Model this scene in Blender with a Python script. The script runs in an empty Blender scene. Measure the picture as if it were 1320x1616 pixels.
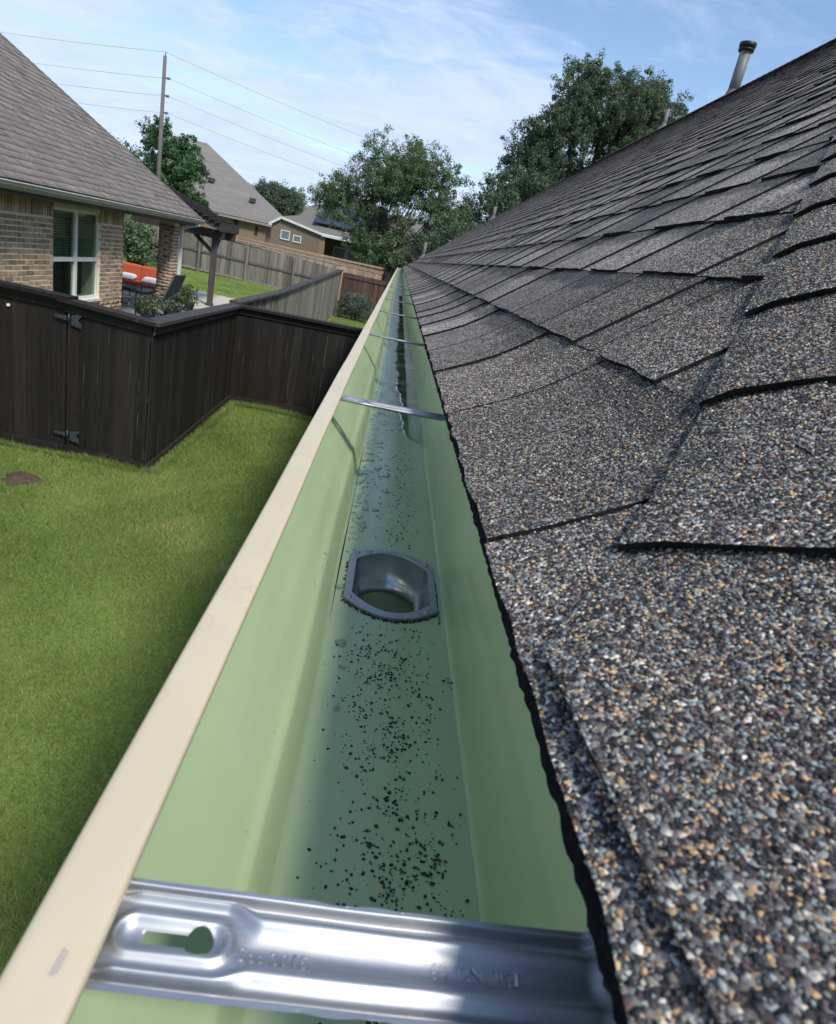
import bpy, bmesh, math, random
import numpy as np
from mathutils import Vector, Matrix

random.seed(7)
rng = np.random.default_rng(11)
scene = bpy.context.scene
COL = scene.collection
EYE = 2.9                                   # eye height above the side lawn (m)

# ------------------------------------------------------------------ camera
cam_d = bpy.data.cameras.new("camera")
cam = bpy.data.objects.new("camera", cam_d); COL.objects.link(cam)
R = ((0.979374, -0.024629, 0.200549), (-0.178598, 0.358656, 0.916225), (0.094494, 0.933145, -0.34686))
cam.matrix_world = Matrix(((R[0][0], R[1][0], -R[2][0], 0), (R[0][1], R[1][1], -R[2][1], 0),
                           (R[0][2], R[1][2], -R[2][2], EYE), (0, 0, 0, 1)))
cam_d.sensor_fit = 'HORIZONTAL'; cam_d.sensor_width = 36.0
cam_d.lens = 36.0 * 1029.05 / 1320.0
cam_d.clip_start = 0.01; cam_d.clip_end = 5000
cam_d.dof.use_dof = True; cam_d.dof.focus_distance = 0.95; cam_d.dof.aperture_fstop = 34.0
scene.camera = cam

# ------------------------------------------------------------------ light
SUN = Vector((0.44, -0.66, 1.0)).normalized()
sun_d = bpy.data.lights.new("sun", 'SUN'); sun_d.energy = 1.3; sun_d.angle = math.radians(10)      # sun veiled by thin cloud: soft shadow edges, as in the photograph
sun_d.color = (1.0, 0.95, 0.87)
sun = bpy.data.objects.new("sun", sun_d); COL.objects.link(sun)
sun.rotation_euler = SUN.to_track_quat('Z', 'Y').to_euler()
sun.location = (0, 0, 40)

world = bpy.data.worlds.new("World"); scene.world = world; world.use_nodes = True
wn, wl = world.node_tree.nodes, world.node_tree.links
wn.clear()
def N(nodes, t, **k):
    n = nodes.new(t)
    for a, b in k.items(): setattr(n, a, b)
    return n
w_out = N(wn, 'ShaderNodeOutputWorld'); w_bg = N(wn, 'ShaderNodeBackground'); w_bg.inputs[1].default_value = 0.062
sky = N(wn, 'ShaderNodeTexSky', sky_type='NISHITA', sun_disc=False)
sky.sun_elevation = math.asin(SUN.z); sky.sun_rotation = math.atan2(SUN.x, SUN.y)
sky.air_density = 1.0; sky.dust_density = 0.1; sky.ozone_density = 2.0
tc = N(wn, 'ShaderNodeTexCoord'); sep = N(wn, 'ShaderNodeSeparateXYZ'); wl.new(tc.outputs['Generated'], sep.inputs[0])
zadd = N(wn, 'ShaderNodeMath', operation='MAXIMUM'); wl.new(sep.outputs[2], zadd.inputs[0]); zadd.inputs[1].default_value = 0.0
zad2 = N(wn, 'ShaderNodeMath', operation='ADD'); wl.new(zadd.outputs[0], zad2.inputs[0]); zad2.inputs[1].default_value = 0.16
dx = N(wn, 'ShaderNodeMath', operation='DIVIDE'); wl.new(sep.outputs[0], dx.inputs[0]); wl.new(zad2.outputs[0], dx.inputs[1])
dy = N(wn, 'ShaderNodeMath', operation='DIVIDE'); wl.new(sep.outputs[1], dy.inputs[0]); wl.new(zad2.outputs[0], dy.inputs[1])
cmb = N(wn, 'ShaderNodeCombineXYZ'); wl.new(dx.outputs[0], cmb.inputs[0]); wl.new(dy.outputs[0], cmb.inputs[1])
mp = N(wn, 'ShaderNodeMapping'); mp.inputs['Location'].default_value = (1.4, 8.3, 0); mp.inputs['Rotation'].default_value = (0, 0, math.radians(10)); mp.inputs['Scale'].default_value = (0.75, 1.15, 1)
wl.new(cmb.outputs[0], mp.inputs[0])
n1 = N(wn, 'ShaderNodeTexNoise'); n1.inputs['Scale'].default_value = 1.0; n1.inputs['Detail'].default_value = 10; n1.inputs['Roughness'].default_value = 0.58; n1.inputs['Distortion'].default_value = 0.45
wl.new(mp.outputs[0], n1.inputs['Vector'])
n2 = N(wn, 'ShaderNodeTexNoise'); n2.inputs['Scale'].default_value = 5.0; n2.inputs['Detail'].default_value = 8; n2.inputs['Roughness'].default_value = 0.6; n2.inputs['Distortion'].default_value = 0.8
wl.new(mp.outputs[0], n2.inputs['Vector'])
nm = N(wn, 'ShaderNodeMath', operation='MULTIPLY_ADD'); wl.new(n2.outputs[0], nm.inputs[0]); nm.inputs[1].default_value = 0.38; wl.new(n1.outputs[0], nm.inputs[2])
cr = N(wn, 'ShaderNodeMapRange', interpolation_type='SMOOTHSTEP'); cr.inputs[1].default_value = 0.57; cr.inputs[2].default_value = 0.86
el = N(wn, 'ShaderNodeMapRange'); el.inputs[1].default_value = 0.0; el.inputs[2].default_value = 0.30; el.inputs[3].default_value = 0.26; el.inputs[4].default_value = -0.02
wl.new(sep.outputs[2], el.inputs[0]); na_ = N(wn, 'ShaderNodeMath', operation='ADD'); wl.new(nm.outputs[0], na_.inputs[0]); wl.new(el.outputs[0], na_.inputs[1])   # cover thickens towards the horizon
wl.new(na_.outputs[0], cr.inputs[0])
cm = N(wn, 'ShaderNodeMath', operation='MULTIPLY'); cm.inputs[1].default_value = 0.93; wl.new(cr.outputs[0], cm.inputs[0])
mixc = N(wn, 'ShaderNodeMix', data_type='RGBA'); wl.new(cm.outputs[0], mixc.inputs[0]); wl.new(sky.outputs[0], mixc.inputs[6])
ccol = N(wn, 'ShaderNodeMix', data_type='RGBA'); wl.new(n2.outputs[0], ccol.inputs[0])
ccol.inputs[6].default_value = (2.7, 3.6, 5.3, 1); ccol.inputs[7].default_value = (4.6, 5.1, 6.3, 1)
wl.new(ccol.outputs[2], mixc.inputs[7])
wl.new(mixc.outputs[2], w_bg.inputs[0]); wl.new(w_bg.outputs[0], w_out.inputs[0])

vs = scene.view_settings
vs.view_transform = 'Standard'; vs.look = 'None'; vs.gamma = 1.0; vs.use_curve_mapping = False; vs.exposure = 1.60

# ------------------------------------------------------------------ helpers
def tag(o, label, cat, group=None, kind=None):
    if label: o['label'] = label
    if cat: o['category'] = cat
    if group: o['group'] = group
    if kind: o['kind'] = kind
    return o

def empty(name, loc, label, cat, group=None, rz=0.0):
    o = bpy.data.objects.new(name, None); COL.objects.link(o); o.location = loc; o.rotation_euler = (0, 0, rz)
    o.empty_display_size = 0.1
    return tag(o, label, cat, group)

def link(name, me, parent=None, loc=None, keep=True):
    """link a mesh object; world-space meshes are re-based on the parent's location"""
    o = bpy.data.objects.new(name, me); COL.objects.link(o)
    if parent is not None:
        o.parent = parent
        if keep:
            o.matrix_parent_inverse = parent_world(parent).inverted()
    if loc is not None: o.location = loc
    return o

def parent_world(p):
    if p.parent is None: return p.matrix_basis.copy()
    return parent_world(p.parent) @ p.matrix_parent_inverse @ p.matrix_basis

def np_mesh(name, verts, faces, mats, midx=None, attr=None, smooth=False):
    """verts (n,3); faces (m,k) array or list of arrays"""
    me = bpy.data.meshes.new(name)
    verts = np.asarray(verts, np.float32)
    if isinstance(faces, np.ndarray):
        m, k = faces.shape
        me.vertices.add(len(verts)); me.vertices.foreach_set('co', verts.ravel())
        me.loops.add(m * k); me.loops.foreach_set('vertex_index', faces.astype(np.int32).ravel())
        me.polygons.add(m); me.polygons.foreach_set('loop_start', np.arange(0, m * k, k, dtype=np.int32))
        me.update(calc_edges=True)
    else:
        me.from_pydata([tuple(v) for v in verts], [], [tuple(f) for f in faces]); me.update()
    for mt in (mats if isinstance(mats, (list, tuple)) else [mats]): me.materials.append(mt)
    if midx is not None: me.polygons.foreach_set('material_index', np.asarray(midx, np.int32))
    if attr is not None:
        a = me.attributes.new('tone', 'FLOAT_COLOR' if np.ndim(attr) == 2 else 'FLOAT', 'FACE')
        a.data.foreach_set('color' if np.ndim(attr) == 2 else 'value', np.asarray(attr, np.float32).ravel())
    if smooth: me.polygons.foreach_set('use_smooth', np.ones(len(me.polygons), bool))
    me.validate(); return me

class MB:
    """small mesh builder: boxes, tubes, prisms with a material index"""
    def __init__(s): s.v = []; s.f = []; s.mi = []; s.sm = []
    def add(s, vs_, fs, mi=0, sm=False):
        b = len(s.v); s.v += [tuple(v) for v in vs_]
        for f in fs: s.f.append([b + i for i in f]); s.mi.append(mi); s.sm.append(sm)
    def box(s, a, b, mi=0, M=None, bev=0.0):
        x0, y0, z0 = a; x1, y1, z1 = b
        if bev > 0:
            e = bev
            vs_ = []
            for z, i in ((z0, e), (z0 + e, 0), (z1 - e, 0), (z1, e)):
                vs_ += [(x0 + i, y0 + i, z), (x1 - i, y0 + i, z), (x1 - i, y1 - i, z), (x0 + i, y1 - i, z)]
            fs = [(3, 2, 1, 0), (12, 13, 14, 15)]
            for k in range(3):
                for j in range(4):
                    fs.append((k * 4 + j, k * 4 + (j + 1) % 4, k * 4 + 4 + (j + 1) % 4, k * 4 + 4 + j))
        else:
            vs_ = [(x0, y0, z0), (x1, y0, z0), (x1, y1, z0), (x0, y1, z0), (x0, y0, z1), (x1, y0, z1), (x1, y1, z1), (x0, y1, z1)]
            fs = [(3, 2, 1, 0), (4, 5, 6, 7), (0, 1, 5, 4), (1, 2, 6, 5), (2, 3, 7, 6), (3, 0, 4, 7)]
        if M is not None: vs_ = [tuple(M @ Vector(v)) for v in vs_]
        s.add(vs_, fs, mi); return s
    def beam(s, p, q, w, h, mi=0, up=(0, 0, 1), bev=0.0):
        p = Vector(p); q = Vector(q); d = (q - p); L = d.length; d.normalize()
        u = Vector(up); x = d.cross(u)
        if x.length < 1e-4: x = d.cross(Vector((1, 0, 0)))
        x.normalize(); u = x.cross(d).normalized()
        M = Matrix((( d.x, x.x, u.x, p.x), (d.y, x.y, u.y, p.y), (d.z, x.z, u.z, p.z), (0, 0, 0, 1)))
        return s.box((0, -w / 2, -h / 2), (L, w / 2, h / 2), mi, M, bev)
    def tube(s, pts, rad, n=10, mi=0, cap=True, sm=True):
        pts = [Vector(p) for p in pts]; m = len(pts)
        if not isinstance(rad, (list, tuple)): rad = [rad] * m
        b = len(s.v); ref = None
        for i, p in enumerate(pts):
            t = (pts[min(i + 1, m - 1)] - pts[max(i - 1, 0)]).normalized()
            if ref is None:
                ref = t.cross(Vector((0.3, 0.2, 1)) if abs(t.z) < 0.9 else Vector((1, 0.1, 0))).normalized()
            ref = (ref - t * ref.dot(t)).normalized(); o = t.cross(ref)
            for k in range(n):
                a = 2 * math.pi * k / n
                s.v.append(tuple(p + (ref * math.cos(a) + o * math.sin(a)) * rad[i]))
        for i in range(m - 1):
            for k in range(n):
                s.f.append([b + i * n + k, b + i * n + (k + 1) % n, b + (i + 1) * n + (k + 1) % n, b + (i + 1) * n + k]); s.mi.append(mi); s.sm.append(sm)
        if cap:
            s.f.append([b + k for k in range(n)][::-1]); s.mi.append(mi); s.sm.append(False)
            s.f.append([b + (m - 1) * n + k for k in range(n)]); s.mi.append(mi); s.sm.append(False)
        return s
    def lathe(s, c, prof, n=24, mi=0, sm=True):
        b = len(s.v); m = len(prof)
        for r, z in prof:
            for k in range(n):
                a = 2 * math.pi * k / n; s.v.append((c[0] + r * math.cos(a), c[1] + r * math.sin(a), c[2] + z))
        for i in range(m - 1):
            for k in range(n):
                s.f.append([b + i * n + k, b + i * n + (k + 1) % n, b + (i + 1) * n + (k + 1) % n, b + (i + 1) * n + k]); s.mi.append(mi); s.sm.append(sm)
        return s
    def mesh(s, name, mats):
        me = bpy.data.meshes.new(name); me.from_pydata(s.v, [], s.f)
        for mt in (mats if isinstance(mats, (list, tuple)) else [mats]): me.materials.append(mt)
        me.polygons.foreach_set('material_index', s.mi); me.polygons.foreach_set('use_smooth', s.sm)
        me.update(); return me
    def obj(s, name, mats, parent=None):
        return link(name, s.mesh(name, mats), parent)

# ------------------------------------------------------------------ materials
def principled(name, col=(0.5, 0.5, 0.5), rough=0.6, metal=0.0, spec=0.5):
    m = bpy.data.materials.new(name); m.use_nodes = True
    b = m.node_tree.nodes['Principled BSDF']
    b.inputs['Base Color'].default_value = (*col, 1); b.inputs['Roughness'].default_value = rough
    b.inputs['Metallic'].default_value = metal; b.inputs['Specular IOR Level'].default_value = spec
    return m, m.node_tree.nodes, m.node_tree.links, b

def ramp(nodes, stops, interp='LINEAR'):
    r = nodes.new('ShaderNodeValToRGB'); e = r.color_ramp.elements; r.color_ramp.interpolation = interp
    while len(e) < len(stops): e.new(0.5)
    for i, (p, c) in enumerate(stops): e[i].position = p; e[i].color = (*c, 1)
    return r

def nmat(name, stops, scale=5.0, rough=0.7, detail=6.0, stretch=(1, 1, 1), bump=0.0, bscale=None, metal=0.0,
         objvar=0.0, attvar=0.0, spec=0.5, coords='Object', distort=0.0, bdist=0.01):
    """noise-coloured material; objvar = per-object tone change, attvar = per-face 'tone' attribute"""
    m, n, l, b = principled(name, stops[0][1], rough, metal, spec)
    t = n.new('ShaderNodeTexCoord'); mpn = n.new('ShaderNodeMapping'); mpn.inputs['Scale'].default_value = stretch
    vec = t.outputs[coords]
    if objvar:
        oi = n.new('ShaderNodeObjectInfo'); va = n.new('ShaderNodeVectorMath'); va.operation = 'SCALE'
        va.inputs[0].default_value = (7.3, 13.1, 5.7); l.new(oi.outputs['Random'], va.inputs['Scale'])
        vb = n.new('ShaderNodeVectorMath'); l.new(vec, vb.inputs[0]); l.new(va.outputs[0], vb.inputs[1]); vec = vb.outputs[0]
    l.new(vec, mpn.inputs[0])
    no = n.new('ShaderNodeTexNoise'); no.inputs['Scale'].default_value = scale; no.inputs['Detail'].default_value = detail
    no.inputs['Roughness'].default_value = 0.6; no.inputs['Distortion'].default_value = distort
    l.new(mpn.outputs[0], no.inputs['Vector'])
    r = ramp(n, stops); l.new(no.outputs[0], r.inputs[0]); col = r.outputs[0]
    def mul(col, fac_out, amt):
        mr = n.new('ShaderNodeMapRange'); mr.inputs[3].default_value = 1 - amt; mr.inputs[4].default_value = 1 + amt
        l.new(fac_out, mr.inputs[0]); h = n.new('ShaderNodeHueSaturation'); l.new(mr.outputs[0], h.inputs['Value']); l.new(col, h.inputs['Color'])
        return h.outputs[0]
    if objvar: col = mul(col, oi.outputs['Random'], objvar)
    if attvar:
        at = n.new('ShaderNodeAttribute'); at.attribute_name = 'tone'; col = mul(col, at.outputs['Fac'], attvar)
    l.new(col, b.inputs['Base Color'])
    if bump:
        bn = n.new('ShaderNodeTexNoise'); bn.inputs['Scale'].default_value = bscale or scale * 4; bn.inputs['Detail'].default_value = 5
        l.new(mpn.outputs[0], bn.inputs['Vector'])
        bp = n.new('ShaderNodeBump'); bp.inputs['Strength'].default_value = bump; bp.inputs['Distance'].default_value = bdist
        l.new(bn.outputs[0], bp.inputs['Height']); l.new(bp.outputs[0], b.inputs['Normal'])
    return m

M = {}
M['tan_paint'] = nmat('tan_paint', [(0.3, (0.56, 0.475, 0.325)), (0.7, (0.62, 0.53, 0.365))], 14, 0.45, bump=0.03, bscale=70, bdist=0.001)
def add_rings(m):
    n, l = m.node_tree.nodes, m.node_tree.links; b = n['Principled BSDF']; src = b.inputs['Base Color'].links[0].from_socket
    t = n.new('ShaderNodeTexCoord'); mpn = n.new('ShaderNodeMapping'); mpn.inputs['Scale'].default_value = (1, 1, 0); l.new(t.outputs['Object'], mpn.inputs[0])
    vo = n.new('ShaderNodeTexVoronoi'); vo.inputs['Scale'].default_value = 34; l.new(mpn.outputs[0], vo.inputs['Vector'])
    sc = n.new('ShaderNodeSeparateColor'); l.new(vo.outputs['Color'], sc.inputs[0])
    d = n.new('ShaderNodeMath'); d.operation = 'MULTIPLY_ADD'; l.new(sc.outputs[0], d.inputs[0]); d.inputs[1].default_value = -.22; d.inputs[2].default_value = -.13
    e = n.new('ShaderNodeMath'); e.operation = 'ADD'; l.new(vo.outputs['Distance'], e.inputs[0]); l.new(d.outputs[0], e.inputs[1])
    f = n.new('ShaderNodeMath'); f.operation = 'ABSOLUTE'; l.new(e.outputs[0], f.inputs[0])
    mr = n.new('ShaderNodeMapRange'); mr.inputs[1].default_value = .0; mr.inputs[2].default_value = .022; mr.inputs[3].default_value = .90; mr.inputs[4].default_value = 1.0; l.new(f.outputs[0], mr.inputs[0])
    h = n.new('ShaderNodeHueSaturation'); l.new(mr.outputs[0], h.inputs['Value']); l.new(src, h.inputs['Color']); l.new(h.outputs[0], b.inputs['Base Color'])
add_rings(M['tan_paint'])
M['white_trim'] = nmat('white_trim', [(0.3, (0.66, 0.65, 0.61)), (0.7, (0.76, 0.75, 0.71))], 4, 0.5)
M['taupe_trim'] = nmat('taupe_trim', [(0.3, (0.30, 0.27, 0.23)), (0.7, (0.36, 0.32, 0.28))], 4, 0.5)
M['dark_soffit'] = nmat('dark_soffit', [(0.3, (0.05, 0.045, 0.042)), (0.7, (0.075, 0.07, 0.065))], 4, 0.6)
M['asphalt_edge'] = nmat('asphalt_edge', [(0.3, (0.008, 0.008, 0.009)), (0.7, (0.02, 0.02, 0.02))], 200, 0.9, bump=0.6, bscale=500, bdist=0.002, spec=0.15)
M['alu'] = nmat('aluminium', [(0.3, (0.40, 0.41, 0.42)), (0.7, (0.56, 0.57, 0.58))], 60, 0.5, stretch=(0.5, 6, 4), metal=1.0, bump=0.06, bscale=220, bdist=0.0006)
M['galv'] = nmat('galvanised_steel', [(0.3, (0.30, 0.33, 0.37)), (0.7, (0.40, 0.43, 0.47))], 180, 0.5, metal=0.75, bump=0.03, bscale=500, bdist=0.0005)
M['tube_metal'] = nmat('tube_metal', [(0.3, (0.40, 0.42, 0.43)), (0.7, (0.52, 0.54, 0.55))], 40, 0.32, metal=0.9)
M['scuff'] = nmat('scuff', [(0.3, (0.40, 0.36, 0.30)), (0.7, (0.45, 0.40, 0.33))], 60, 0.5)
M['screw'] = nmat('screw_black', [(0.3, (0.012, 0.012, 0.013)), (0.7, (0.03, 0.03, 0.03))], 80, 0.45, metal=0.3)
M['pipe_grey'] = nmat('pipe_grey_paint', [(0.3, (0.125, 0.13, 0.135)), (0.7, (0.17, 0.17, 0.17))], 6, 0.55, bump=0.03)
M['pipe_lead'] = nmat('pipe_lead', [(0.3, (0.12, 0.12, 0.125)), (0.7, (0.17, 0.17, 0.17))], 14, 0.6)
M['concrete'] = nmat('patio_concrete', [(0.3, (0.42, 0.38, 0.31)), (0.7, (0.54, 0.49, 0.41))], 3, 0.85, bump=0.1)
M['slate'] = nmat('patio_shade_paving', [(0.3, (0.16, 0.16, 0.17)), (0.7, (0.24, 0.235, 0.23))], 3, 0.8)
M['dark_wood'] = nmat('dark_stained_wood', [(0.25, (0.009, 0.0075, 0.0065)), (0.6, (0.020, 0.0165, 0.014)), (0.82, (0.034, 0.027, 0.022))], 6, 0.72, stretch=(7, 7, 0.5), bump=0.35, bscale=10, objvar=0.45, bdist=0.004, spec=0.3)
def add_streaks(m, col, lo, hi, amt):
    n, l = m.node_tree.nodes, m.node_tree.links; b = n['Principled BSDF']; src = b.inputs['Base Color'].links[0].from_socket
    t = n.new('ShaderNodeTexCoord'); oi = n.new('ShaderNodeObjectInfo'); va = n.new('ShaderNodeVectorMath'); va.operation = 'SCALE'; va.inputs[0].default_value = (3, 0, 9); l.new(oi.outputs['Random'], va.inputs['Scale'])
    vb = n.new('ShaderNodeVectorMath'); l.new(t.outputs['Object'], vb.inputs[0]); l.new(va.outputs[0], vb.inputs[1])
    mpn = n.new('ShaderNodeMapping'); mpn.inputs['Scale'].default_value = (38, 38, 1.6); l.new(vb.outputs[0], mpn.inputs[0])
    no = n.new('ShaderNodeTexNoise'); no.inputs['Scale'].default_value = 1; no.inputs['Detail'].default_value = 5; no.inputs['Roughness'].default_value = .65; l.new(mpn.outputs[0], no.inputs['Vector'])
    mr = n.new('ShaderNodeMapRange'); mr.inputs[1].default_value = lo; mr.inputs[2].default_value = hi; mr.inputs[4].default_value = amt; l.new(no.outputs[0], mr.inputs[0])
    mx = n.new('ShaderNodeMix'); mx.data_type = 'RGBA'; l.new(mr.outputs[0], mx.inputs[0]); l.new(src, mx.inputs[6]); mx.inputs[7].default_value = (*col, 1); l.new(mx.outputs[2], b.inputs['Base Color'])
add_streaks(M['dark_wood'], (.15, .135, .12), .61, .71, .8)
M['grey_wood'] = nmat('weathered_grey_wood', [(0.22, (0.055, 0.049, 0.041)), (0.5, (0.17, 0.153, 0.13)), (0.8, (0.30, 0.275, 0.24))], 3.2, 0.85, stretch=(7, 7, 0.45), bump=0.3, bscale=9, objvar=0.38, bdist=0.006)
add_streaks(M['grey_wood'], (.02, .018, .016), .58, .70, .8)
M['brown_wood'] = nmat('new_brown_wood', [(0.22, (0.24, 0.15, 0.09)), (0.5, (0.37, 0.255, 0.16)), (0.8, (0.46, 0.34, 0.23))], 2.4, 0.8, stretch=(6, 6, 0.5), bump=0.2, bscale=9, objvar=0.32, bdist=0.006)
M['red_wood'] = nmat('dark_red_wood', [(0.22, (0.035, 0.018, 0.012)), (0.5, (0.075, 0.042, 0.03)), (0.8, (0.12, 0.075, 0.055))], 2.4, 0.85, stretch=(6, 6, 0.5), bump=0.2, bscale=9, objvar=0.35, bdist=0.006)
M['perg_wood'] = nmat('pergola_brown_wood', [(0.25, (0.028, 0.022, 0.019)), (0.7, (0.055, 0.045, 0.04))], 5, 0.75, stretch=(3, 3, 1), bump=0.2, objvar=0.2)
M['post_wood'] = nmat('pergola_post_wood', [(0.25, (0.055, 0.048, 0.043)), (0.7, (0.085, 0.075, 0.068))], 5, 0.75, stretch=(4, 4, 0.6), bump=0.2)
M['cap_wood'] = nmat('worn_cap_wood', [(0.25, (0.02, 0.017, 0.015)), (0.55, (0.05, 0.044, 0.04)), (0.85, (0.13, 0.12, 0.11))], 5, 0.75, stretch=(3, 3, 3), bump=0.3, bdist=0.004, objvar=0.15)
M['iron'] = nmat('black_iron', [(0.3, (0.035, 0.04, 0.05)), (0.7, (0.075, 0.085, 0.10))], 40, 0.5, metal=0.3)
M['mortar'] = nmat('mortar', [(0.3, (0.66, 0.57, 0.44)), (0.7, (0.76, 0.66, 0.52))], 12, 0.9, bump=0.2)
BR = [(0.2, (0.13, 0.085, 0.06)), (0.42, (0.32, 0.215, 0.14)), (0.62, (0.43, 0.305, 0.205)), (0.85, (0.53, 0.395, 0.28))]
M['brick'] = nmat('brick', BR, 5, 0.9, bump=0.3, bscale=60, objvar=0.36, bdist=0.004)
M['brick_far'] = nmat('brick_far', BR, 5, 0.9, bump=0.3, bscale=60, attvar=0.42, bdist=0.004)
m, n, l, b = principled('wall_brick', (.3, .2, .14), 0.9)
t = n.new('ShaderNodeTexCoord'); sp = n.new('ShaderNodeSeparateXYZ'); l.new(t.outputs['Object'], sp.inputs[0]); ad = n.new('ShaderNodeMath'); l.new(sp.outputs[0], ad.inputs[0]); l.new(sp.outputs[1], ad.inputs[1])
cb = n.new('ShaderNodeCombineXYZ'); l.new(ad.outputs[0], cb.inputs[0]); l.new(sp.outputs[2], cb.inputs[1])
bt = n.new('ShaderNodeTexBrick'); l.new(cb.outputs[0], bt.inputs['Vector']); bt.inputs['Scale'].default_value = 1.0; bt.inputs['Brick Width'].default_value = .235; bt.inputs['Row Height'].default_value = .077; bt.inputs['Mortar Size'].default_value = .006
bt.inputs['Color1'].default_value = (.22, .15, .10, 1); bt.inputs['Color2'].default_value = (.38, .28, .20, 1); bt.inputs['Mortar'].default_value = (.58, .50, .40, 1); l.new(bt.outputs[0], b.inputs['Base Color'])
bp = n.new('ShaderNodeBump'); bp.inputs['Strength'].default_value = .6; bp.inputs['Distance'].default_value = .006; bp.invert = True; l.new(bt.outputs['Fac'], bp.inputs['Height']); l.new(bp.outputs[0], b.inputs['Normal']); M['wall_brick'] = m
M['tan_brick'] = nmat('tan_brick', [(0.3, (0.30, 0.21, 0.14)), (0.7, (0.44, 0.33, 0.23))], 9, 0.9, stretch=(1, 1, 3), attvar=0.3)
M['brown_brick'] = nmat('brown_brick', [(0.3, (0.22, 0.165, 0.12)), (0.7, (0.34, 0.265, 0.20))], 9, 0.9, stretch=(1, 1, 3), attvar=0.3)
M['taupe_roof'] = nmat('taupe_shingle', [(0.25, (0.135, 0.115, 0.10)), (0.5, (0.205, 0.18, 0.16)), (0.8, (0.275, 0.245, 0.22))], 24, 0.95, detail=9, attvar=0.3, bump=0.3, bscale=120)
M['grey_roof'] = nmat('grey_shingle', [(0.25, (0.17, 0.155, 0.14)), (0.75, (0.24, 0.222, 0.20))], 12, 0.95, detail=9, attvar=0.22)
M['orange'] = nmat('orange_cushion', [(0.3, (0.46, 0.085, 0.035)), (0.7, (0.55, 0.115, 0.05))], 20, 0.85, bump=0.1)
M['white_fab'] = nmat('white_fabric', [(0.3, (0.66, 0.64, 0.64)), (0.7, (0.78, 0.76, 0.75))], 12, 0.9)
M['dark_metal'] = nmat('dark_furniture_metal', [(0.3, (0.02, 0.02, 0.022)), (0.7, (0.045, 0.045, 0.048))], 20, 0.5)
M['grey_sling'] = nmat('grey_sling', [(0.3, (0.035, 0.037, 0.042)), (0.7, (0.06, 0.063, 0.07))], 60, 0.8)
M['pot'] = nmat('plant_pot', [(0.3, (0.03, 0.028, 0.027)), (0.7, (0.07, 0.065, 0.06))], 10, 0.6)
M['bark'] = nmat('bark', [(0.25, (0.05, 0.042, 0.035)), (0.7, (0.14, 0.12, 0.10))], 6, 0.95, stretch=(3, 3, 0.7), bump=0.5, bdist=0.02)
M['pole'] = nmat('pole_wood', [(0.25, (0.10, 0.085, 0.075)), (0.7, (0.19, 0.165, 0.15))], 5, 0.9, stretch=(4, 4, 0.4), bump=0.3)
M['wire'] = nmat('wire', [(0.3, (0.22, 0.23, 0.25)), (0.7, (0.26, 0.27, 0.29))], 1, 0.6)
M['insul'] = nmat('insulator', [(0.3, (0.12, 0.11, 0.11)), (0.7, (0.18, 0.17, 0.17))], 5, 0.4)
M['blind'] = nmat('blind_slats', [(0.3, (0.36, 0.52, 0.34)), (0.7, (0.44, 0.62, 0.42))], 3, 0.6)  # reflected green of lawn and trees is put into the slat colour
M['room'] = nmat('dark_room', [(0.3, (0.02, 0.022, 0.022)), (0.7, (0.035, 0.036, 0.036))], 3, 0.9)
M['silt'] = nmat('grit', [(0.35, (0.008, 0.0085, 0.0095)), (0.55, (0.035, 0.035, 0.036)), (0.72, (0.16, 0.115, 0.075))], 260, 0.8, attvar=0.6)
M['solar'] = nmat('solar_cell', [(0.3, (0.010, 0.012, 0.028)), (0.7, (0.018, 0.022, 0.045))], 8, 0.18)
M['solar_frame'] = nmat('solar_frame', [(0.3, (0.05, 0.052, 0.06)), (0.7, (0.075, 0.078, 0.085))], 5, 0.4, metal=0.5)
M['mound'] = nmat('bare_soil', [(0.25, (0.045, 0.03, 0.018)), (0.6, (0.10, 0.07, 0.042)), (0.85, (0.17, 0.13, 0.08))], 30, 0.98, bump=0.7, bscale=80, bdist=0.02)

# window glass
m = bpy.data.materials.new('window_glass'); m.use_nodes = True; n = m.node_tree.nodes; l = m.node_tree.links; n.clear()
o_ = n.new('ShaderNodeOutputMaterial'); tr_ = n.new('ShaderNodeBsdfTransparent'); tr_.inputs[0].default_value = (0.72, 0.80, 0.76, 1); gl_ = n.new('ShaderNodeBsdfGlossy'); gl_.inputs['Roughness'].default_value = 0.02
lw_ = n.new('ShaderNodeLayerWeight'); lw_.inputs[0].default_value = 0.5; pw_ = n.new('ShaderNodeMath'); pw_.operation = 'POWER'; l.new(lw_.outputs['Facing'], pw_.inputs[0]); pw_.inputs[1].default_value = 4.0; fr_ = n.new('ShaderNodeMath'); fr_.operation = 'MULTIPLY_ADD'; l.new(pw_.outputs[0], fr_.inputs[0]); fr_.inputs[1].default_value = 0.7; fr_.inputs[2].default_value = 0.04; mx_ = n.new('ShaderNodeMixShader'); l.new(fr_.outputs[0], mx_.inputs[0]); l.new(tr_.outputs[0], mx_.inputs[1]); l.new(gl_.outputs[0], mx_.inputs[2]); l.new(mx_.outputs[0], o_.inputs[0]); M['glass'] = m
m, n, l, b = principled('far_window_glass', (0.16, 0.22, 0.23), 0.08); M['far_glass'] = m
m, n, l, b = principled('water', (1, 1, 1), 0.01); b.inputs['Transmission Weight'].default_value = 1.0; b.inputs['IOR'].default_value = 1.33; M['water'] = m

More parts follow.
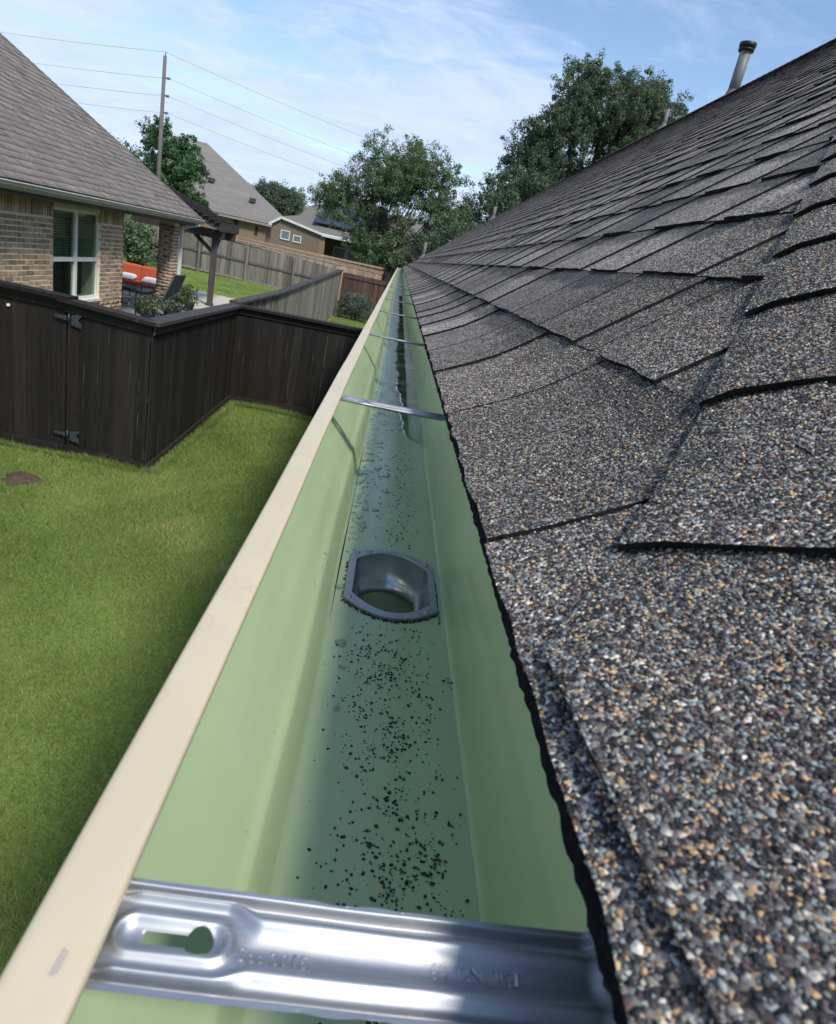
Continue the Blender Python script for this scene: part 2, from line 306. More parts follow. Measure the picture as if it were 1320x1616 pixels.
# gutter interior: green wash coat, silt stains towards the far end
m, n, l, b = principled('green_coating', (0.24, 0.35, 0.20), 0.33, 0.0, 0.5)
b.inputs['Coat Weight'].default_value = 0.15; b.inputs['Coat Roughness'].default_value = 0.2; b.inputs['Coat IOR'].default_value = 1.5
t = n.new('ShaderNodeTexCoord')
no = n.new('ShaderNodeTexNoise'); no.inputs['Scale'].default_value = 7; no.inputs['Detail'].default_value = 6; l.new(t.outputs['Object'], no.inputs['Vector'])
r1 = ramp(n, [(0.3, (0.36, 0.46, 0.268)), (0.7, (0.385, 0.485, 0.29))]); l.new(no.outputs[0], r1.inputs[0])
sp = n.new('ShaderNodeSeparateXYZ'); l.new(t.outputs['Object'], sp.inputs[0])
def mrange(n, l, src, a, bb, c=0.0, d=1.0):
    q = n.new('ShaderNodeMapRange'); q.interpolation_type = 'SMOOTHSTEP'
    q.inputs[1].default_value = a; q.inputs[2].default_value = bb; q.inputs[3].default_value = c; q.inputs[4].default_value = d
    l.new(src, q.inputs[0]); return q.outputs[0]
def mth(n, l, op, a, bb):
    q = n.new('ShaderNodeMath'); q.operation = op
    for i, v in enumerate((a, bb)):
        if isinstance(v, (int, float)): q.inputs[i].default_value = v
        else: l.new(v, q.inputs[i])
    return q.outputs[0]
mpn = n.new('ShaderNodeMapping'); mpn.inputs['Scale'].default_value = (6, 17, 1); l.new(t.outputs['Object'], mpn.inputs[0])
ns = n.new('ShaderNodeTexNoise'); ns.inputs['Scale'].default_value = 1.0; ns.inputs['Detail'].default_value = 9; ns.inputs['Roughness'].default_value = 0.72; ns.inputs['Distortion'].default_value = 0.6; l.new(mpn.outputs[0], ns.inputs['Vector'])
st = mrange(n, l, ns.outputs[0], 0.44, 0.60)
st = mth(n, l, 'MULTIPLY', st, mrange(n, l, sp.outputs[1], 1.12, 1.45))
st = mth(n, l, 'MULTIPLY', st, mrange(n, l, sp.outputs[0], 0.034, 0.046))
st = mth(n, l, 'MULTIPLY', st, mrange(n, l, sp.outputs[0], 0.0955, 0.088))
st = mth(n, l, 'MULTIPLY', st, 0.85)
mx = n.new('ShaderNodeMix'); mx.data_type = 'RGBA'; l.new(st, mx.inputs[0]); l.new(r1.outputs[0], mx.inputs[6]); mx.inputs[7].default_value = (0.04, 0.05, 0.045, 1)
# pale dried water marks and scratches
mp2 = n.new('ShaderNodeMapping'); mp2.inputs['Scale'].default_value = (60, 26, 60); l.new(t.outputs['Object'], mp2.inputs[0])
nv = n.new('ShaderNodeTexNoise'); nv.inputs['Scale'].default_value = 1.0; nv.inputs['Detail'].default_value = 3; l.new(mp2.outputs[0], nv.inputs['Vector'])
pk = mth(n, l, 'MULTIPLY', mrange(n, l, nv.outputs[0], 0.735, 0.76), 0.35)
mx2 = n.new('ShaderNodeMix'); mx2.data_type = 'RGBA'; l.new(pk, mx2.inputs[0]); l.new(mx.outputs[2], mx2.inputs[6]); mx2.inputs[7].default_value = (0.5, 0.6, 0.42, 1)
mp3 = n.new('ShaderNodeMapping'); mp3.inputs['Scale'].default_value = (55, 2.2, 55); l.new(t.outputs['Object'], mp3.inputs[0])
nd = n.new('ShaderNodeTexNoise'); nd.inputs['Scale'].default_value = 1.0; nd.inputs['Detail'].default_value = 6; nd.inputs['Roughness'].default_value = 0.65; l.new(mp3.outputs[0], nd.inputs['Vector'])
hs = n.new('ShaderNodeHueSaturation'); l.new(mrange(n, l, nd.outputs[0], 0.3, 0.7, 0.955, 1.025), hs.inputs['Value']); l.new(mx2.outputs[2], hs.inputs['Color']); l.new(hs.outputs[0], b.inputs['Base Color'])
l.new(mrange(n, l, nd.outputs[0], 0.3, 0.7, 0.26, 0.46), b.inputs['Roughness'])
bn = n.new('ShaderNodeTexNoise'); bn.inputs['Scale'].default_value = 16; bn.inputs['Detail'].default_value = 2; l.new(t.outputs['Object'], bn.inputs['Vector'])
bp = n.new('ShaderNodeBump'); bp.inputs['Strength'].default_value = 0.25; bp.inputs['Distance'].default_value = 0.004; l.new(bn.outputs[0], bp.inputs['Height']); l.new(bp.outputs[0], b.inputs['Normal'])
M['green'] = m
M['green_pipe'] = nmat('green_pipe', [(0.3, (0.42, 0.53, 0.32)), (0.7, (0.46, 0.57, 0.35))], 8, 0.5)

# mineral-granule shingle surface
def shingle_mat(name, light=1.0):
    m, n, l, b = principled(name, (0.1, 0.1, 0.1), 0.88, 0.0, 0.35)
    g = n.new('ShaderNodeNewGeometry'); t = n.new('ShaderNodeTexCoord')
    oi = n.new('ShaderNodeObjectInfo'); va = n.new('ShaderNodeVectorMath'); va.operation = 'SCALE'; va.inputs[0].default_value = (3.7, 5.3, 0); l.new(oi.outputs['Random'], va.inputs['Scale'])
    vb = n.new('ShaderNodeVectorMath'); l.new(t.outputs['Object'], vb.inputs[0]); l.new(va.outputs[0], vb.inputs[1])
    vo = n.new('ShaderNodeTexVoronoi'); vo.inputs['Scale'].default_value = 640; vo.inputs['Randomness'].default_value = 1.0; l.new(vb.outputs[0], vo.inputs['Vector'])
    sc = n.new('ShaderNodeSeparateColor'); l.new(vo.outputs['Color'], sc.inputs[0])
    K = light
    rr = ramp(n, [(0.0, (0.012 * K, 0.012 * K, 0.015 * K)), (0.20, (0.032 * K, 0.030 * K, 0.034 * K)), (0.40, (0.085 * K, 0.08 * K, 0.082 * K)), (0.58, (0.15 * K, 0.145 * K, 0.145 * K)), (0.70, (0.20 * K, 0.225 * K, 0.235 * K)), (0.79, (0.085 * K, 0.05 * K, 0.042 * K)), (0.86, (0.33 * K, 0.235 * K, 0.145 * K)), (0.94, (0.42 * K, 0.40 * K, 0.36 * K))], 'CONSTANT')
    l.new(sc.outputs[0], rr.inputs[0])
    # tab tone and soft dark blotches
    at = n.new('ShaderNodeAttribute'); at.attribute_name = 'tone'
    no = n.new('ShaderNodeTexNoise'); no.inputs['Scale'].default_value = 9; no.inputs['Detail'].default_value = 4; l.new(vb.outputs[0], no.inputs['Vector'])
    f1 = mrange(n, l, no.outputs[0], 0.3, 0.7, 0.80, 1.15)
    f2 = n.new('ShaderNodeMapRange'); f2.inputs[3].default_value = 0.55; f2.inputs[4].default_value = 1.5; l.new(at.outputs['Fac'], f2.inputs[0])
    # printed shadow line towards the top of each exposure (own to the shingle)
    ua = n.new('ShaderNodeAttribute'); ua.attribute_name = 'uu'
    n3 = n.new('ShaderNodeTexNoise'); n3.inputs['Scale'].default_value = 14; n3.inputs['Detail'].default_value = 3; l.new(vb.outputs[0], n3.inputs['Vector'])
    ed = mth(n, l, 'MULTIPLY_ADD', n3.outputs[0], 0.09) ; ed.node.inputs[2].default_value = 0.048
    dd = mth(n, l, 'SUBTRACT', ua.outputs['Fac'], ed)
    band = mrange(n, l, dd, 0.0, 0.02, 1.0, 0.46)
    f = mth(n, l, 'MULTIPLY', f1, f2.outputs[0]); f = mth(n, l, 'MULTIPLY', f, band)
    h = n.new('ShaderNodeHueSaturation'); wm = n.new('ShaderNodeMix'); wm.data_type = 'RGBA'; wm.blend_type = 'MULTIPLY'; wm.inputs[0].default_value = 1.0; wm.inputs[7].default_value = (1.10, 1.06, 0.99, 1); l.new(rr.outputs[0], wm.inputs[6])
    l.new(wm.outputs[2], h.inputs['Color']); l.new(f, h.inputs['Value'])
    l.new(h.outputs[0], b.inputs['Base Color'])
    bp = n.new('ShaderNodeBump'); bp.inputs['Strength'].default_value = 0.9; bp.inputs['Distance'].default_value = 0.0012; bp.invert = True
    l.new(vo.outputs['Distance'], bp.inputs['Height']); l.new(bp.outputs[0], b.inputs['Normal'])
    return m
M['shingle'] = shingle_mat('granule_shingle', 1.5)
# loose/raised granules: colour per granule
m, n, l, b = principled('granule', (0.1, 0.1, 0.1), 0.75, 0.0, 0.45)
at = n.new('ShaderNodeAttribute'); at.attribute_name = 'tone'; l.new(at.outputs['Color'], b.inputs['Base Color']); M['granule'] = m

def leaf_mat(name, c0, c1, c2, tl=0.3):
    m = bpy.data.materials.new(name); m.use_nodes = True; n = m.node_tree.nodes; l = m.node_tree.links; n.clear()
    o = n.new('ShaderNodeOutputMaterial'); at = n.new('ShaderNodeAttribute'); at.attribute_name = 'tone'
    r = ramp(n, [(0.0, c0), (0.55, c1), (1.0, c2)]); l.new(at.outputs['Fac'], r.inputs[0])
    b = n.new('ShaderNodeBsdfPrincipled'); b.inputs['Roughness'].default_value = 0.55; b.inputs['Specular IOR Level'].default_value = 0.35; l.new(r.outputs[0], b.inputs['Base Color'])
    tr = n.new('ShaderNodeBsdfTranslucent'); l.new(r.outputs[0], tr.inputs[0]); mx = n.new('ShaderNodeMixShader'); mx.inputs[0].default_value = tl
    l.new(b.outputs[0], mx.inputs[1]); l.new(tr.outputs[0], mx.inputs[2]); l.new(mx.outputs[0], o.inputs[0]); return m
M['leaf_mid'] = leaf_mat('leaf_mid', (0.05, 0.092, 0.040), (0.12, 0.18, 0.085), (0.22, 0.28, 0.15))
M['leaf_dark'] = leaf_mat('leaf_dark', (0.038, 0.068, 0.038), (0.092, 0.14, 0.075), (0.19, 0.23, 0.125))
M['leaf_bright'] = leaf_mat('leaf_bright', (0.03, 0.08, 0.03), (0.065, 0.155, 0.055), (0.13, 0.24, 0.085))
M['leaf_olive'] = leaf_mat('leaf_olive', (0.05, 0.08, 0.048), (0.10, 0.14, 0.08), (0.17, 0.21, 0.12))
M['leaf_silver'] = leaf_mat('leaf_silver', (0.045, 0.07, 0.05), (0.10, 0.14, 0.105), (0.24, 0.28, 0.24))
M['leaf_yellow'] = leaf_mat('leaf_yellow', (0.04, 0.065, 0.02), (0.10, 0.15, 0.045), (0.2, 0.23, 0.08))
M['blade'] = leaf_mat('grass_blade', (0.15, 0.215, 0.045), (0.295, 0.395, 0.105), (0.49, 0.48, 0.20), 0.45)

# lawn sheet
m, n, l, b = principled('lawn_ground', (0.08, 0.13, 0.03), 0.95, 0, 0.1)
t = n.new('ShaderNodeTexCoord')
na = n.new('ShaderNodeTexNoise'); na.inputs['Scale'].default_value = 30; na.inputs['Detail'].default_value = 10; na.inputs['Roughness'].default_value = 0.8; l.new(t.outputs['Object'], na.inputs['Vector'])
ra = ramp(n, [(0.3, (0.075, 0.10, 0.022)), (0.52, (0.18, 0.25, 0.06)), (0.75, (0.29, 0.32, 0.11))]); l.new(na.outputs[0], ra.inputs[0])
nb = n.new('ShaderNodeTexNoise'); nb.inputs['Scale'].default_value = 0.9; nb.inputs['Detail'].default_value = 4; l.new(t.outputs['Object'], nb.inputs['Vector'])
rb = mrange(n, l, nb.outputs[0], 0.35, 0.68, 0.78, 1.2)
h = n.new('ShaderNodeHueSaturation'); l.new(ra.outputs[0], h.inputs['Color']); l.new(rb, h.inputs['Value']); l.new(h.outputs[0], b.inputs['Base Color'])
bp = n.new('ShaderNodeBump'); bp.inputs['Strength'].default_value = 0.7; bp.inputs['Distance'].default_value = 0.03; l.new(na.outputs[0], bp.inputs['Height']); l.new(bp.outputs[0], b.inputs['Normal'])
M['lawn'] = m

# ------------------------------------------------------------------ terrain
def sstep(x, a, b):
    t = np.clip((np.asarray(x, float) - a) / (b - a), 0, 1); return t * t * (3 - 2 * t)
def zground(x, y):
    """side lawn is flat; the neighbour's yard behind the dark fence stands about 0.6 m higher"""
    return 0.61 * sstep(-np.asarray(x, float), 2.75, 4.3) * sstep(y, 7.9, 9.2)
gx = np.unique(np.concatenate([np.linspace(-1500, -30, 12), np.arange(-30, 20, 0.4), np.linspace(20, 1500, 12)]))
gy = np.unique(np.concatenate([np.linspace(-1500, -6, 10), np.arange(-6, 70, 0.4), np.linspace(70, 1500, 12)]))
GX, GY = np.meshgrid(gx, gy); GZ = zground(GX, GY)
nx, ny = len(gx), len(gy)
idx = np.arange(nx * ny).reshape(ny, nx)
F = np.stack([idx[:-1, :-1].ravel(), idx[:-1, 1:].ravel(), idx[1:, 1:].ravel(), idx[1:, :-1].ravel()], 1)
lawn = link('lawn', np_mesh('lawn', np.stack([GX.ravel(), GY.ravel(), GZ.ravel()], 1), F, M['lawn'], smooth=True))
tag(lawn, 'mown green lawn between the houses and behind them', None, kind='structure')

# ------------------------------------------------------------------ our house: roof, shingles, hip caps
XE, ZE, PITCH = 0.08, EYE - 0.14, 0.8
CO = 1 / math.sqrt(1 + PITCH ** 2); SI = PITCH * CO
U_RIDGE = (4.34 - XE) / CO; YFAR = 18.0; SLO = 1.364; HB = -0.0217      # hip crest: y = SLO*u + HB
def P(u, y, nn=0.0): return Vector((XE + u * CO - nn * SI, y, ZE + u * SI + nn * CO))
house = empty('house', (2.4, 9, 0), 'brick house under the camera with a steep dark grey shingle roof', 'house')
XR = XE + U_RIDGE * CO; ZR = ZE + U_RIDGE * SI; YH = SLO * U_RIDGE + HB; XB = 2 * XR - XE
mb = MB()
mb.add([P(0, HB, -.004), P(0, YFAR, -.004), P(U_RIDGE, YFAR, -.004), P(U_RIDGE, YH, -.004), (XB, HB, ZE), (XB, YFAR, ZE)],
       [(0, 3, 2, 1), (4, 5, 2, 3), (0, 4, 3)])
mb.obj('roof_deck', M['asphalt_edge'], house)
# courses on the two planes that face away from the camera
mb = MB()
for k in range(38):
    u = k * 0.143
    y0 = SLO * u + HB
    x0, z0 = XB - u * CO, ZE + u * SI + 0.01; x1, z1 = XB - (u + .15) * CO, ZE + (u + .15) * SI + 0.004
    if z1 > ZR: break
    mb.add([(x0, y0, z0), (x0, YFAR, z0), (x1, YFAR, z1), (x1, y0, z1), (x0, y0, z0 - .01), (x0, YFAR, z0 - .01)], [(0, 1, 2, 3), (4, 5, 1, 0)])
    ya, yb = SLO * u + HB, SLO * (u + .15) + HB; xa, xb = XE + u * CO, XE + (u + .15) * CO
    z0 -= .006; z1 -= .003
    mb.add([(xa + .06, ya, z0), (XB - (xa - XE), ya, z0), (XB - (xb - XE), yb, z1), (xb + .06, yb, z1), (xa + .06, ya, z0 - .01), (XB - (xa - XE), ya, z0 - .01)], [(0, 1, 2, 3), (4, 5, 1, 0)])
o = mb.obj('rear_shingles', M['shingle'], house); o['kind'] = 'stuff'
# walls, soffit, fascia
mb = MB(); mb.box((0.50, 0.30, 0), (XB - .42, YFAR - .3, ZE - .2)); mb.obj('wall', M['wall_brick'], house)
mb = MB(); mb.box((0.0985, -0.02, EYE - .315), (0.122, YFAR, EYE - .152)); mb.obj('fascia', M['taupe_trim'], house)
mb = MB(); mb.box((0.122, 0.0, EYE - .315), (0.499, YFAR, EYE - .30)); mb.obj('soffit', M['dark_soffit'], house)
mb = MB()
mb.add([P(0.0, YFAR - .002, -.005), (XB, YFAR - .002, ZE - .005), (XR, YFAR - .002, ZR)], [(0, 1, 2)]); mb.obj('gable_wall', M['mortar'], house)

EX = 0.143; LEN = 0.985
def lift(u): return 0.0165 * max(0.0, 1 - u / 0.10) ** 1.5
def shingle_mesh(name, seed, first=False, teeth=None):
    """laminated shingle: full backing plus raised tabs, in local (u, y, n)"""
    r = random.Random(seed); v = []; f = []; mi = []; tone = []
    us = [0, .02, .045, .075, .11, .165] if first else [0, .165]
    def top(u): return 0.0085 - 0.0055 * u / .165
    def slab(y0, y1, n_add, tn, u_end, j0=0.0, bot=-0.0015):
        uu = [q for q in us if q < u_end - .005] + [u_end]
        b = len(v); sub = max(2, int((y1 - y0) / .022))
        for i, u in enumerate(uu):
            for s_ in range(sub + 1):
                yy = y0 + (y1 - y0) * s_ / sub
                u2 = u + (j0 + r.uniform(-.0014, .0014) if i == 0 else 0)
                v.append((u2, yy, top(u) + n_add + (lift(u) if first else 0)))
        w = sub + 1
        for i in range(len(uu) - 1):
            for s_ in range(sub):
                a = b + i * w + s_; f.append((a, a + w, a + w + 1, a + 1)); mi.append(0); tone.append(tn)
        c = len(v)
        for s_ in range(sub + 1):
            q = v[b + s_]; v.append((q[0] + .0008, q[1], (lift(0) if first else 0) + bot))
        for s_ in range(sub): f.append((c + s_, b + s_, b + s_ + 1, c + s_ + 1)); mi.append(1); tone.append(0.4)
        for sd in (0, sub):                                     # side faces
            ring = [b + i * w + sd for i in range(len(uu))]; d = len(v)
            for q in ring: v.append((v[q][0], v[q][1], v[q][2] - max(n_add + .001, .003)))
            for i in range(len(ring) - 1):
                q = (ring[i], ring[i + 1], d + i + 1, d + i); f.append(q if sd == 0 else q[::-1]); mi.append(1); tone.append(0.4)
    base = r.random() * .4 + .3
    slab(0, LEN - .0025, 0, base * .9, .165)
    y = r.uniform(0, .06)
    while y < LEN - .04 and not teeth:
        w = r.uniform(.11, .21); y1 = min(y + w, LEN - .003)
        slab(y, y1, .0034, min(1, max(0, r.gauss(.60, .26))), .163, j0=-.0005)
        y = y1 + r.choice([r.uniform(.05, .14), r.uniform(.004, .008), r.uniform(.06, .12)])
    for y, y1, tn in (teeth or ()): slab(y, y1, .0036, tn, .163, j0=-.0005)
    me = bpy.data.meshes.new(name); me.from_pydata(v, [], f)
    me.materials.append(M['shingle']); me.materials.append(M['asphalt_edge'])
    me.polygons.foreach_set('material_index', mi)
    a = me.attributes.new('tone', 'FLOAT', 'FACE'); a.data.foreach_set('value', tone)
    a = me.attributes.new('uu', 'FLOAT', 'POINT'); a.data.foreach_set('value', [q[0] for q in v])
    me.update(); return me
VAR = [shingle_mesh('shingle', 100 + i) for i in range(10)]
VAR0 = [shingle_mesh('shingle', 200 + i, True) for i in range(6)]
VAR0.append(shingle_mesh('shingle', 250, True, [(.20, .483, .60), (.488, .766, .42), (.771, .9815, .80)]))   # the piece beside the outlet
todo = []
rs = random.Random(5)
for k in range(38):
    u = k * EX + (0.004 if k else 0.0038)
    off = -(k * 0.165) % LEN - LEN * 1.2
    y = off; j = 0
    while y < YFAR:
        ycrest = SLO * u + HB
        if y + LEN > ycrest + .02 and u < U_RIDGE - .03:
            todo.append((u, y, rs.randrange(10 if k else 6) if not (k == 0 and j == 1) else 6, k, rs.uniform(-.0006, .0006), rs.uniform(-.0012, .0012)))
        y += LEN; j += 1
def shingle_matrix(u, y, dn, tilt):
    p = P(u, y, dn)
    a = Matrix(((CO, 0, -SI, p.x), (0, 1, 0, p.y), (SI, 0, CO, p.z), (0, 0, 0, 1)))
    return a @ Matrix.Rotation(tilt, 4, 'Z')
hip_no = Vector((-(SLO), CO, 0)).normalized()                    # vertical plane through the crest (towards +y is kept)
hip_co = P(0, HB + .10)
def clipped(me, mw):
    bm = bmesh.new(); bm.from_mesh(me); inv = mw.inverted()
    co = inv @ hip_co; no = (inv.to_3x3() @ hip_no).normalized()
    bmesh.ops.bisect_plane(bm, geom=bm.verts[:] + bm.edges[:] + bm.faces[:], plane_co=co, plane_no=no, clear_inner=True)
    co = inv @ Vector((0, YFAR + .02, 0)); no = inv.to_3x3() @ Vector((0, 1, 0))
    bmesh.ops.bisect_plane(bm, geom=bm.verts[:] + bm.edges[:] + bm.faces[:], plane_co=co, plane_no=no, clear_outer=True)
    co = inv @ P(U_RIDGE, 0); no = inv.to_3x3() @ Vector((1, 0, 0))
    bmesh.ops.bisect_plane(bm, geom=bm.verts[:] + bm.edges[:] + bm.faces[:], plane_co=co, plane_no=no, clear_outer=True)
    m2 = bpy.data.meshes.new('shingle'); bm.to_mesh(m2); n_ = len(bm.verts); bm.free()
    for mt in me.materials:
        if mt.name not in [q.name for q in m2.materials if q]: m2.materials.append(mt)
    return m2 if n_ > 3 else None
items = []
for (u, y, vi, k, dn, tl) in todo:
    me = (VAR if k else VAR0)[vi]; mw = shingle_matrix(u, y, dn, tl)
    if y < SLO * (u + .17) + HB + .15 or y + LEN > YFAR or u > U_RIDGE - .17:
        me = clipped(me, mw)
        if me is None: continue
    d = (mw @ Vector((.07, min(max(.5, -y), LEN), 0)) - Vector((0, 0, EYE))).length
    # share of view: caps hide everything beyond the frame's right side
    items.append((d, me, mw))
items.sort(key=lambda q: q[0])
near_meshes = []
bulk_v, bulk_f, bulk_m, bulk_t, bulk_u = [], [], [], [], []
for i, (d, me, mw) in enumerate(items):
    if i < 290:
        o = bpy.data.objects.new('shingle', me); COL.objects.link(o); o.parent = house
        o.matrix_parent_inverse = house.matrix_basis.inverted(); o.matrix_basis = mw
        if d < 1.6: near_meshes.append((me, mw))
    else:
        b0 = len(bulk_v); uu_ = me.attributes['uu'].data; bulk_u += [q.value for q in uu_]; bulk_v += [tuple(mw @ q.co) for q in me.vertices]
        at_ = me.attributes['tone'].data
        for p in me.polygons:
            bulk_f.append([b0 + q for q in p.vertices]); bulk_m.append(p.material_index); bulk_t.append(at_[p.index].value)
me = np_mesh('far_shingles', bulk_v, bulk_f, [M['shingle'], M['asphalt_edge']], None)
me.polygons.foreach_set('material_index', bulk_m[:len(me.polygons)])
a = me.attributes.new('tone', 'FLOAT', 'FACE'); a.data.foreach_set('value', bulk_t[:len(me.polygons)])
a = me.attributes.new('uu', 'FLOAT', 'POINT'); a.data.foreach_set('value', bulk_u)
o = link('far_shingles', me, house); o['kind'] = 'stuff'
# starter strip showing under the first course
mb = MB(); r = random.Random(3); ys = np.concatenate([np.arange(HB, 2.0, .004), np.arange(2.0, YFAR, .03)])
vv = []; 
for q in ys:
    j = r.uniform(-.0006, .0006); 
    j += (r.uniform(-.0016, 0) if r.random() < .07 else 0)
    vv += [P(-.0030 + j, q, lift(0) - .0052), P(-.0026 + j, q, lift(0) - .0085), P(.06, q, -.001)]
mb.add(vv, [f_ for i in range(len(ys) - 1) for f_ in ((3*i+2, 3*i, 3*i+3, 3*i+5), (3*i, 3*i+1, 3*i+4, 3*i+3))])
mb.obj('starter_strip', M['asphalt_edge'], house)

# hip caps: bent pieces lapping up the hip
CREST = lambda s: P(s * .5912, SLO * s * .5912 + HB)
hd = (CREST(1) - CREST(0)).normalized()
nL = Vector((-SI, 0, CO)); wL = hd.cross(nL).normalized()
if wL.x < 0: wL = -wL                                              # in our plane, towards the crest
hdir2 = (Vector((XB, HB, ZE)) - Vector((XE, HB, ZE))).normalized()
nR = (hd.cross(hdir2)).normalized()
if nR.z < 0: nR = -nR
wR = nR.cross(hd).normalized()
if wR.x < 0: wR = -wR
def cap_mesh(seed, start=False):
    r = random.Random(seed); L = .305; HW = .115; v = []; f = []; mi = []
    ws = [-HW, -.095, -.065, -.035, -.012, .012, .04, .09, .125]
    als = [0] if not start else [-.30, -.15, 0]
    als = als + [.08, .165, .235, L]
    def pt(a, w, top=True):
        n0 = .0185 - .012 * a / L + (0.0 if top else -.0034)
        if w <= 0: p = wL * w; nn = nL
        else: p = wR * w; nn = nR
        k = 1 - min(abs(w) / .05, 1); nn = (nn * (1 + k) + (nL + nR) * k).normalized()
        bend = -.017 * max(0, 1 - abs(w) / .10) ** 1.6
        edge = -.0025 if abs(w) > .11 else 0
        return p + hd * a + nn * (n0 + bend + edge)
    for a in als:
        for w in ws:
            v.append(pt(a + (r.uniform(-.0015, .0015) if a == als[0] else 0), w + (r.uniform(-.001, .001) if abs(w) > .11 else 0)))
    W = len(ws)
    for i in range(len(als) - 1):
        for j in range(W - 1):
            q = i * W + j; f.append((q, q + 1, q + W + 1, q + W)); mi.append(0)
    b = len(v)
    for w in ws: v.append(pt(als[0], w, False) + hd * .0008)
    for j in range(W - 1): f.append((b + j, b + j + 1, j + 1, j)); mi.append(1)
    b = len(v)
    for a in als: v.append(pt(a, ws[0], False))
    for i in range(len(als) - 1): f.append((i * W, (i + 1) * W, b + i + 1, b + i)); mi.append(1)
    me = bpy.data.meshes.new('hip_cap'); me.from_pydata([tuple(q) for q in v], [], f)
    me.materials.append(M['shingle_cap']); me.materials.append(M['asphalt_edge']); me.polygons.foreach_set('material_index', mi)
    a_ = me.attributes.new('tone', 'FLOAT', 'FACE'); a_.data.foreach_set('value', [r.uniform(.45, .62)] * len(f)); me.update()
    return me
M['shingle_cap'] = M['shingle']
CV = [cap_mesh(i) for i in range(5)]
S0 = 0.0562 / .5912 - 0.0; caps = []
# left lower corner of cap i sits at slope distance .0562 + .0968 i
for i in range(-1, 55):
    uc = .0533 + .0877 * i
    # crest point opposite that corner
    s = (uc + .115 * .806) / .5912
    mw = Matrix.Translation(CREST(s))
    if s * .5912 > U_RIDGE - .1: break
    me = CV[i % 5] if i >= 0 else cap_mesh(90, True)
    if i < 1:
        bm = bmesh.new(); bm.from_mesh(me); inv = mw.inverted(); co = inv @ P(.0105, .2)
        res = bmesh.ops.bisect_plane(bm, geom=bm.verts[:] + bm.edges[:] + bm.faces[:], plane_co=co, plane_no=Vector((CO, 0.05, SI)).normalized(), clear_inner=True)
        ed = [e for e in res['geom_cut'] if isinstance(e, bmesh.types.BMEdge)]
        ex = bmesh.ops.extrude_edge_only(bm, edges=ed); nvs = [q for q in ex['geom'] if isinstance(q, bmesh.types.BMVert)]
        bmesh.ops.translate(bm, verts=nvs, vec=nL * -.016 + Vector((-.0012, 0, -.0008)))
        for q in ex['geom']:
            if isinstance(q, bmesh.types.BMFace): q.material_index = 1
        me = bpy.data.meshes.new('hip_cap'); bm.to_mesh(me); bm.free()
        me.materials.append(M['shingle_cap']); me.materials.append(M['asphalt_edge'])
        if not len(me.vertices): continue
    if i < 1:
        bm = bmesh.new(); bm.from_mesh(me); bmesh.ops.subdivide_edges(bm, edges=[e for e in bm.edges if e.calc_length() > .03], cuts=3, use_grid_fill=True)
        for q in bm.verts:
            p_ = mw @ q.co; u_ = (p_.x - XE) * CO + (p_.z - ZE) * SI
            q.co += nL * ((lift(max(u_, 0)) + (.0035 * (1 - float(sstep(u_, .02, .055))) if i < 0 else 0)) * float(sstep(p_.y, -.12, .05)))
        m2_ = bpy.data.meshes.new('hip_cap'); bm.to_mesh(m2_); bm.free()
        for mt in me.materials: m2_.materials.append(mt) if len(m2_.materials) < 2 else None
        me = m2_
    o = bpy.data.objects.new('hip_cap', me); COL.objects.link(o); o.parent = house
    o.matrix_parent_inverse = house.matrix_basis.inverted(); o.matrix_basis = mw
    if i < 7: near_meshes.append((me, mw))
# ridge caps
mb = MB()
y = YH
while y < YFAR:
    y1 = min(y + .145, YFAR)
    mb.add([P(U_RIDGE - .14, y, .012), P(U_RIDGE - .14, y1, .008), (XR, y1, ZR + .016), (XR, y, ZR + .022), (2 * XR - P(U_RIDGE - .14, y).x, y, P(U_RIDGE - .14, y, .012).z), (2 * XR - P(U_RIDGE - .14, y).x, y1, P(U_RIDGE - .14, y1, .008).z),
            P(U_RIDGE - .14, y, .004), (XR, y, ZR + .012)], [(0, 3, 2, 1), (3, 4, 5, 2), (6, 7, 3, 0)])
    y += .145
mb.obj('ridge_caps', M['shingle'], house)

